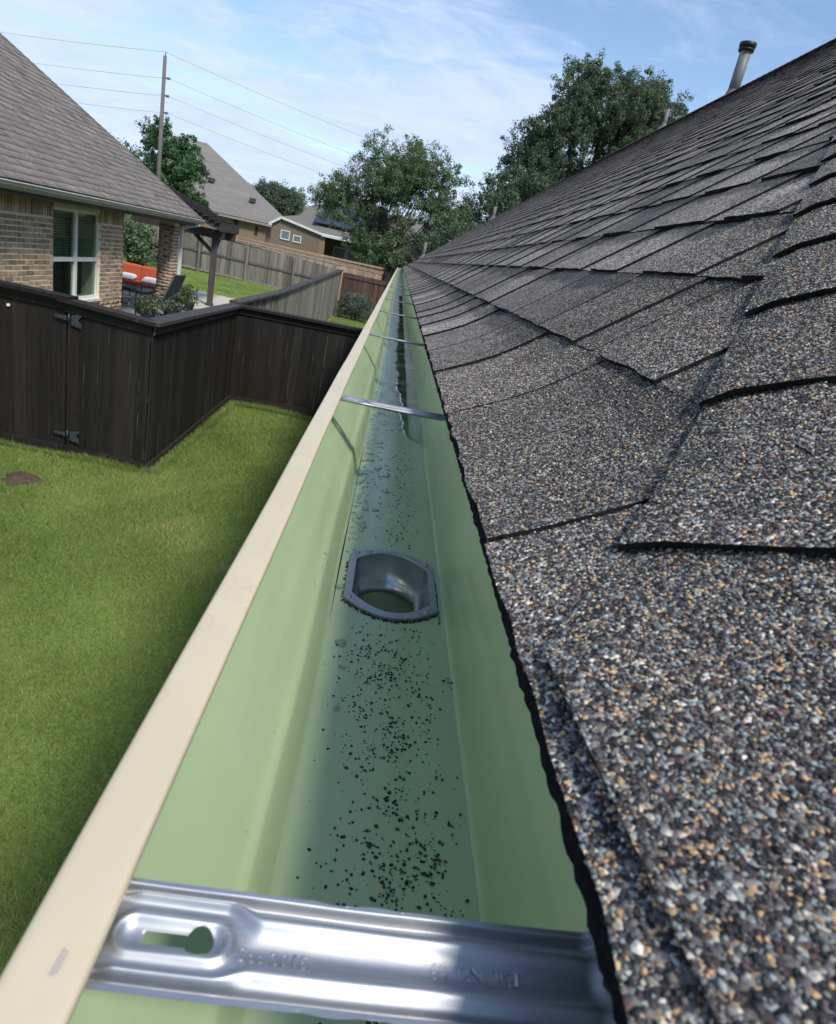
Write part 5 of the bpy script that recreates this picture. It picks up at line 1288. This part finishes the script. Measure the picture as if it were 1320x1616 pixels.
# ------------------------------------------------------------------ trees and plants
def leaves(r, centers, sizes, per, spread, leaf, up=.35, droop=0.0, aspect=2.2):
    """leaf-sized bent quads in clumps; returns verts, faces, tone"""
    nC = len(centers); n_ = nC * per
    c = np.repeat(centers, per, axis=0); sz = np.repeat(sizes, per)
    off = r.normal(0, 1, (n_, 3)); off /= np.linalg.norm(off, axis=1)[:, None]; off *= (r.random((n_, 1)) ** .45)
    pos = c + off * (spread * sz)[:, None] * np.array([1, 1, .85])
    nrm = off * .95 + r.normal(0, .6, (n_, 3)) + np.array([0, -.15, up]); nrm /= np.linalg.norm(nrm, axis=1)[:, None]
    t1 = np.cross(nrm, r.normal(size=(n_, 3))); t1[:, 2] -= droop; t1 /= np.linalg.norm(t1, axis=1)[:, None]; t2 = np.cross(nrm, t1)
    L = leaf * r.uniform(.7, 1.35, n_)[:, None]; Wd = L / aspect
    V = np.stack([pos - t1 * L * .5, pos + t2 * Wd * .5 + nrm * L * .06, pos + t1 * L * .5, pos - t2 * Wd * .5 + nrm * L * .06], 1).reshape(-1, 3)
    Fc = np.arange(n_ * 4).reshape(-1, 4)
    ct = np.repeat(r.normal(0, .14, nC), per)
    tone = np.clip(.5 + ct + r.normal(0, .17, n_), 0, 1)
    return V, Fc, tone
def tree(name, label, base, stems, lobes, nclump, per, spread, leaf, leafmat, seed, cat='tree', group=None, trunk_r=.12, limb_n=16, hollow=.55, sprigs=0, droop=0.0, up=.35, fork=.3, rough_=.15, boughs=0, br=(.5, .85)):
    r = np.random.default_rng(seed); rr = random.Random(seed)
    root = empty(name, base, label, cat, group)
    wts = np.array([l_[3] * l_[4] * l_[5] for l_ in lobes]) ** .75; wts /= wts.sum()
    if boughs:
        bi = r.choice(len(lobes), boughs, p=wts); B0 = np.array(lobes, float)[bi]; bd = r.normal(size=(boughs, 3)); bd[:, 2] += .15; bd /= np.linalg.norm(bd, axis=1)[:, None]
        bc = B0[:, :3] + bd * B0[:, 3:6] * r.uniform(hollow, 1.02, (boughs, 1)); bs = r.uniform(*br, boughs)
        lobes = [(*c_, q * 1.05, q * 1.05, q * .9) for c_, q in zip(bc, bs)]; wts = bs ** 2; wts /= wts.sum(); hollow = .72
    li = r.choice(len(lobes), nclump, p=wts); Lb = np.array(lobes, float)[li]
    d = r.normal(size=(nclump, 3)); d /= np.linalg.norm(d, axis=1)[:, None]
    rad = hollow + (1 - hollow) * r.random((nclump, 1)) ** .6
    rad *= 1 + rough_ * r.normal(size=(nclump, 1)).clip(-1.6, 2.0)
    cen = Lb[:, :3] + d * rad * Lb[:, 3:6]
    if sprigs:                                             # upright shoots standing out of the crown
        q = r.choice(nclump, sprigs); s_ = cen[q][cen[q][:, 2] > np.median(cen[:, 2])]
        ex = [s_ + np.array([0, 0, 1]) * k * .16 + r.normal(0, .04, s_.shape) for k in range(1, 7)]
        cen = np.concatenate([cen] + ex); sz = np.concatenate([r.uniform(.6, 1.3, nclump)] + [np.full(len(s_), .55 - .075 * k) for k in range(6)])
    else: sz = r.uniform(.6, 1.3, nclump)
    V, Fc, tn = leaves(r, cen, sz, per, spread, leaf, up, droop)
    link('crown', np_mesh('crown', V, Fc, M[leafmat], attr=tn), root)
    mb = MB(); b = Vector(base); cc = Vector(np.mean(cen, 0)); low = float(np.percentile(cen[:, 2], 8))
    for s_ in range(stems):
        a = 2 * math.pi * s_ / max(1, stems) + rr.uniform(-.4, .4); sp = 0 if stems == 1 else trunk_r * 1.2
        p0 = b + Vector((math.cos(a) * sp, math.sin(a) * sp, -.15)); f_ = Vector((cc.x + math.cos(a) * sp * 5 * fork, cc.y + math.sin(a) * sp * 5 * fork, max(low, b.z + .5)))
        mid = p0.lerp(f_, .5) + Vector((rr.uniform(-.1, .1), rr.uniform(-.1, .1), 0)); tr = trunk_r / math.sqrt(stems)
        mb.tube([p0, mid, f_], [tr * 1.25, tr, tr * .8], 8)
        for k in range(max(2, limb_n // stems)):
            e = Vector(cen[rr.randrange(nclump)]); m_ = f_.lerp(e, .5) + Vector((0, 0, -.1 * (e - f_).length)) + Vector((rr.uniform(-.15, .15), rr.uniform(-.15, .15), 0))
            mb.tube([f_, m_, e], [tr * .55, tr * .32, tr * .10], 6, cap=False)
            for q in range(2):
                e2 = e + Vector((rr.uniform(-1, 1), rr.uniform(-1, 1), rr.uniform(-.2, 1))) * spread * 1.3; mb.tube([m_.lerp(e, .5), e2], [tr * .18, tr * .06], 5, cap=False)
    mb.obj('trunk', M['bark'], root)
    return root
# the loose tree at the end of the gutter
tree('loose_tree', 'airy multi stemmed green tree rising over the far end of the gutter', (-.65, 36.2, .2), 4,
     [(-0.88, 36.2, 5.61, 3.53, 2.20, 2.59), (-2.94, 36.4, 4.90, 1.76, 1.76, 1.65), (1.53, 36.2, 5.61, 1.76, 1.76, 2.24), (-0.59, 36.4, 7.14, 2.59, 2.20, 1.29), (-0.71, 36.2, 3.49, 2.24, 2.20, 1.41), (-4.00, 36.4, 5.25, 1.06, 1.06, 0.82), (1.06, 36.2, 3.37, 1.76, 1.76, 1.29)],
     2500, 40, .24, .105, 'leaf_mid', 31, trunk_r=.20, limb_n=40, hollow=.35, up=.3, boughs=190, br=(.35, .75))
# dense dark trees behind the roof
tree('dense_tree', 'tall dense dark green tree standing highest behind the roof', (9.0, 39, 0), 1,
     [(9.4, 39, 10.6, 3.3, 2.8, 3.7), (7.2, 38.6, 9.0, 2.2, 2.2, 3.3), (11.5, 39, 10.2, 2.0, 2.2, 3.4), (6.1, 38.4, 7.8, 1.6, 1.8, 2.7), (6.6, 38.2, 9.4, 1.2, 1.5, 1.6), (8.8, 38.6, 6.5, 4, 2.5, 3), (8.5, 38.8, 12.4, 2.0, 1.8, 1.7), (10.5, 38.9, 12.4, 2.0, 1.8, 1.9)],
     4200, 44, .26, .125, 'leaf_dark', 32, trunk_r=.35, hollow=.70, droop=.4, up=.5, boughs=300, br=(.5, 1.05), group='dark trees behind the roof')
tree('dense_tree', 'lower dark green tree between the loose tree and the tall dark tree', (3.9, 36, 0), 1,
     [(4.2, 36, 5.7, 1.6, 1.5, 2.4), (3.1, 36, 5.4, 1.2, 1.2, 1.8), (5.3, 36, 6.4, 1.4, 1.5, 2.2), (4.2, 36, 3.6, 2.2, 1.6, 1.8), (2.2, 36, 3.9, 1.3, 1.2, 1.7)],
     1500, 44, .25, .12, 'leaf_dark', 33, trunk_r=.22, hollow=.6, droop=.3, up=.5, boughs=90, br=(.4, .8), group='dark trees behind the roof')
# trees behind the neighbour's roof
tree('leafy_tree', 'bright green leafy tree beside the utility pole behind the neighbour roof', (-13.2, 40.5, .6), 1,
     [(-13.4, 40.5, 5.2, 1.6, 1.5, 1.6), (-12.3, 40.3, 4.5, 1.2, 1.2, 1.5), (-13.9, 40.5, 6.4, .8, .9, .9), (-14.6, 40.5, 6.7, .55, .5, .5), (-12.9, 40.4, 6.2, .65, .7, .7), (-13.5, 40.2, 3.6, 2.0, 1.4, 1.3), (-11.8, 40.3, 3.7, .8, .9, .9)],
     900, 34, .22, .14, 'leaf_bright', 34, trunk_r=.18, hollow=.5, up=.5, boughs=60, br=(.35, .7))
tree('hedge_tree', 'dark feathery tree top showing over the neighbour hip roof', (-18.2, 45, .6), 2,
     [(-18.9, 45, 5.2, 1.3, 1.2, 1.3), (-17.4, 45, 5.0, 1.2, 1.2, 1.1), (-18.2, 45, 3.2, 2.3, 1.5, 1.6)], 260, 26, .38, .16, 'leaf_dark', 35, trunk_r=.16, hollow=.5, sprigs=0)
tree('hedge_tree', 'yellow green shrub mass low behind the neighbour hip roof', (-15.6, 43, .6), 3,
     [(-16.0, 43, 4.2, 1.3, 1.0, 1.0), (-14.9, 43, 3.4, 1.3, 1.0, 1.0)], 170, 26, .36, .16, 'leaf_yellow', 36, trunk_r=.12, hollow=.5)
tree('round_tree', 'small round olive green tree between the two far houses', (-11.0, 60, .6), 1,
     [(-10.9, 60, 4.9, 2.2, 1.9, 1.7), (-11.6, 60, 5.6, 1.4, 1.4, 1.2), (-9.9, 60, 5.4, 1.3, 1.3, 1.1)], 1700, 24, .36, .15, 'leaf_olive', 37, trunk_r=.18, hollow=.5, sprigs=0)
tree('shrub', 'silvery green round bush at the end of the narrow lawn', (-1.65, 31.0, 0), 5,
     [(-1.7, 31.0, .68, .72, .6, .55), (-1.2, 30.9, .55, .55, .5, .45), (-2.1, 31.1, .5, .35, .4, .4)], 190, 26, .17, .075, 'leaf_silver', 38, cat='bush', trunk_r=.06, hollow=.5, limb_n=10)
tree('shrub', 'leafy green bush by the grey fence seen through the covered patio', (-9.75, 26.5, .61), 4,
     [(-9.85, 26.5, 1.75, .75, .6, .75), (-9.4, 26.4, 1.25, .6, .5, .6), (-10.2, 26.5, 1.3, .6, .5, .6)], 190, 26, .2, .13, 'leaf_mid', 39, cat='bush', trunk_r=.06, hollow=.5, limb_n=10)
# dark foliage filling the gap under the loose tree, right of it
tree('dense_tree', 'low dark tree showing just above the far roof edge', (1.9, 34, 0), 2,
     [(1.9, 34, 3.2, 1.4, 1.2, 1.6), (1.0, 34, 2.8, 1.0, 1.0, 1.2), (2.9, 34, 4.0, 1.2, 1.2, 1.8)], 300, 28, .38, .15, 'leaf_dark', 40, trunk_r=.15, hollow=.5, group='dark trees behind the roof')
def potted(x, y, lab, h, mat_, seed, leaf=.07):
    t = empty('potted_plant', (x, y, FZ), lab, 'potted plant', 'potted plants by the dark fence')
    mb = MB(); mb.lathe((x, y, FZ), [(.10, 0), (.13, .02), (.165, .22), (.175, .24), (.155, .245), (.15, .21), (.001, .2)], 18); mb.obj('pot', M['pot'], t)
    r = np.random.default_rng(seed); n_ = 46
    cen = np.array([x, y, FZ + .26]) + r.normal(0, 1, (n_, 3)) * np.array([.13, .12, .08]) + np.stack([np.zeros(n_), np.zeros(n_), r.random(n_) * h], 1)
    V, Fc, tn = leaves(r, cen, r.uniform(.6, 1.2, n_), 13, .10, leaf, .3, 0, 1.9); link('foliage', np_mesh('foliage', V, Fc, M[mat_], attr=tn), t)
    mb = MB(); rr = random.Random(seed)
    for k in range(12): mb.tube([(x + rr.uniform(-.04, .04), y + rr.uniform(-.04, .04), FZ + .2), tuple(cen[k])], [.006, .003], 5)
    mb.obj('stems', M['bark'], t)
potted(-5.13, 14.75, 'bushy green potted plant nearest the dark fence cap', .10, 'leaf_olive', 51)
potted(-4.80, 15.25, 'leafy potted plant under the leaning patio chair', .12, 'leaf_silver', 52)
potted(-5.30, 17.05, 'yellow green potted plant at the foot of the brick column', .26, 'leaf_yellow', 53)
potted(-5.18, 17.75, 'light green potted plant beside the white downspout foot', .22, 'leaf_yellow', 54)

# ------------------------------------------------------------------ utility pole and lines
PX, PY = -13.15, 38.3
t = empty('utility_pole', (PX, PY, .6), 'tall thin wooden utility pole with three insulators behind the roof', 'utility pole')
mb = MB(); mb.tube([(PX, PY, .3), (PX - .02, PY, 9.85)], [.125, .085], 12); mb.obj('pole', M['pole'], t)
for z in (8.90, 8.13, 7.38):
    mb = MB(); mb.tube([(PX, PY, z), (PX + .20, PY - .06, z + .03)], .03, 8); mb.tube([(PX + .17, PY - .06, z + .0), (PX + .30, PY - .08, z + .02)], .058, 8); mb.obj('insulator', M['insul'], t)
mb = MB(); mb.tube([(PX, PY, 9.8), (PX, PY, 10.02)], .03, 6); mb.obj('top_pin', M['insul'], t)
for z, dz, lab in ((10.02, 0.0, 'topmost power line running over the pole tip'), (8.92, 0, 'second power line from the top insulator'), (8.15, 0, 'third power line from the middle insulator'), (7.40, 0, 'lowest power line from the bottom insulator')):
    pts = []
    x0 = PX + (0 if z > 9.5 else .28)
    for k in range(-20, 31):
        s_ = k / 20.0
        if s_ <= 0: x = x0 + s_ * 42; yy = PY + s_ * -5.0; zz = z - 4 * 1.05 * (-s_) * (1 + s_) + s_ * 1.0 * 0
        else: x = x0 + s_ * 42; yy = PY + s_ * 20; zz = z - 4 * 1.35 * s_ * (1 - s_) if s_ <= 1 else z - 4 * 1.35 * (s_ - 1) * (2 - s_) 
        pts.append((x, yy, zz))
    mb = MB(); mb.tube(pts, .008, 5); o = mb.obj('power_line', M['wire']); tag(o, lab, 'power line', 'power lines on the utility pole')

# ------------------------------------------------------------------ grass blades (stuff) and the bare mound
def grass():
    r = np.random.default_rng(5)
    def field(n_, x0, x1, y0, y1, pw=1.0):
        return np.stack([r.uniform(x0, x1, n_), y0 + (y1 - y0) * r.random(n_) ** pw], 1)
    pts = np.concatenate([field(600000, -6.2, .45, 1.2, 12.0, 1.25), field(30000, -2.5, .2, 26.5, 32.0), field(60000, -13, -2.8, 23, 32)])
    fr_ = [np.stack([r.uniform(-5.4, -2.5, 5000), 7.44 + .055 * r.uniform(-5.4, -2.5, 5000) * 0 - abs(r.normal(0, .03, 5000))], 1), np.stack([-2.44 + abs(r.normal(0, .03, 6000)), r.uniform(7.4, 11.45, 6000)], 1), np.stack([r.uniform(-2.5, -.3, 4000), 11.40 - abs(r.normal(0, .03, 4000))], 1)]
    fr_[0][:, 1] = 7.42 - .068 * (fr_[0][:, 0] + 2.5) - abs(r.normal(0, .03, 5000)); nf = sum(len(q) for q in fr_); pts = np.concatenate([pts] + fr_); fringe = np.zeros(len(pts)); fringe[-nf:] = 1
    x, y = pts[:, 0], pts[:, 1]
    rel = np.stack([x, y, np.full(len(x), -EYE)], 1); rel[:, 2] += zground(x, y)
    cz = rel @ np.array(R[2]); cx = rel @ np.array(R[0]) / cz; cy = rel @ np.array(R[1]) / cz
    k = (cz > .2) & (np.abs(cx) < .95) & (np.abs(cy) < 1.05)
    k &= fringe.astype(bool) | ~((x < -2.46) & (y > 7.44) & (y < 20)) & (fringe.astype(bool) | (~((x < -3.4) & (y > 7.5) & (y < 20)) & ~((y > 11.4) & (y < 20))))
    k &= (((x + 3.50) / .19) ** 2 + ((y - 6.62) / .20) ** 2 > .8 + .5 * r.random(len(x)))
    pts = pts[k]; fringe = fringe[k]; x, y = pts[:, 0], pts[:, 1]; n_ = len(x)
    z = zground(x, y)
    dist = np.sqrt(x ** 2 + y ** 2 + EYE ** 2)
    h = r.uniform(.020, .055, n_) * (1 + .35 * np.sin(x * 3.1 + 1) * np.sin(y * 2.3)) * (1 + 1.1 * fringe); w = r.uniform(.0030, .0062, n_) * np.clip(dist / 6, .8, 2.2)
    an = r.uniform(0, 2 * math.pi, n_); lean = r.uniform(.3, 1.25, n_) * h; la = r.uniform(0, 2 * math.pi, n_)
    dx_, dy_ = np.cos(an) * w / 2, np.sin(an) * w / 2
    V = np.stack([np.stack([x - dx_, y - dy_, z], 1), np.stack([x + dx_, y + dy_, z], 1),
                  np.stack([x + np.cos(la) * lean, y + np.sin(la) * lean, z + h], 1)], 1).reshape(-1, 3)
    Fc = np.arange(n_ * 3).reshape(-1, 3)
    patch = .13 * np.sin(x * 1.9 + .7 * np.sin(y * 1.1)) * np.cos(y * 1.6 + .8) + .07 * np.sin(x * 5.3 + y * 3.7) + .05 * np.sin(x * 11 - y * 9)
    tone = np.clip(.44 + patch + r.normal(0, .17, n_), 0, 1)
    for (cx_, cy_, sx_, sy_, a) in ((-1.85, 5.9, .38, .34, .5), (-3.0, 4.6, .5, .3, .16), (-4.2, 6.0, .6, .4, .14), (-2.9, 6.3, .25, .5, .2), (-2.1, 10.9, .5, .4, .16), (-1.5, 12.2, .5, .5, .3), (-2.4, 7.1, .35, .3, .2), (-3.3, 7.6, .8, .18, .25)):
        tone += a * np.exp(-((x - cx_) / sx_) ** 2 - ((y - cy_) / sy_) ** 2) * (r.random(n_) < .75)
    o = link('grass', np_mesh('grass', V, Fc, M['blade'], attr=np.clip(tone, 0, 1))); tag(o, 'short mown green grass blades of the lawn', 'grass', kind='stuff')
    return n_
print('grass', grass())
v = []; f = []; r = random.Random(6); n1_, n2_ = 12, 36
for i in range(n1_ + 1):
    for j in range(n2_):
        q = i / n1_; a = 2 * math.pi * j / n2_; rr_ = q * (1 + .18 * math.sin(3 * a + 1) + .1 * math.sin(7 * a))
        v.append((-3.50 + .20 * rr_ * math.cos(a), 6.62 + .22 * rr_ * math.sin(a), -.012 + .07 * (1 - q ** 2) + r.uniform(-.008, .008)))
for i in range(n1_):
    for j in range(n2_): f.append([i * n2_ + j, i * n2_ + (j + 1) % n2_, (i + 1) * n2_ + (j + 1) % n2_, (i + 1) * n2_ + j])
o = link('ant_mound', np_mesh('ant_mound', v, f, M['mound'], smooth=True)); tag(o, 'low bare brown soil mound on the lawn before the dark gate', 'soil mound')
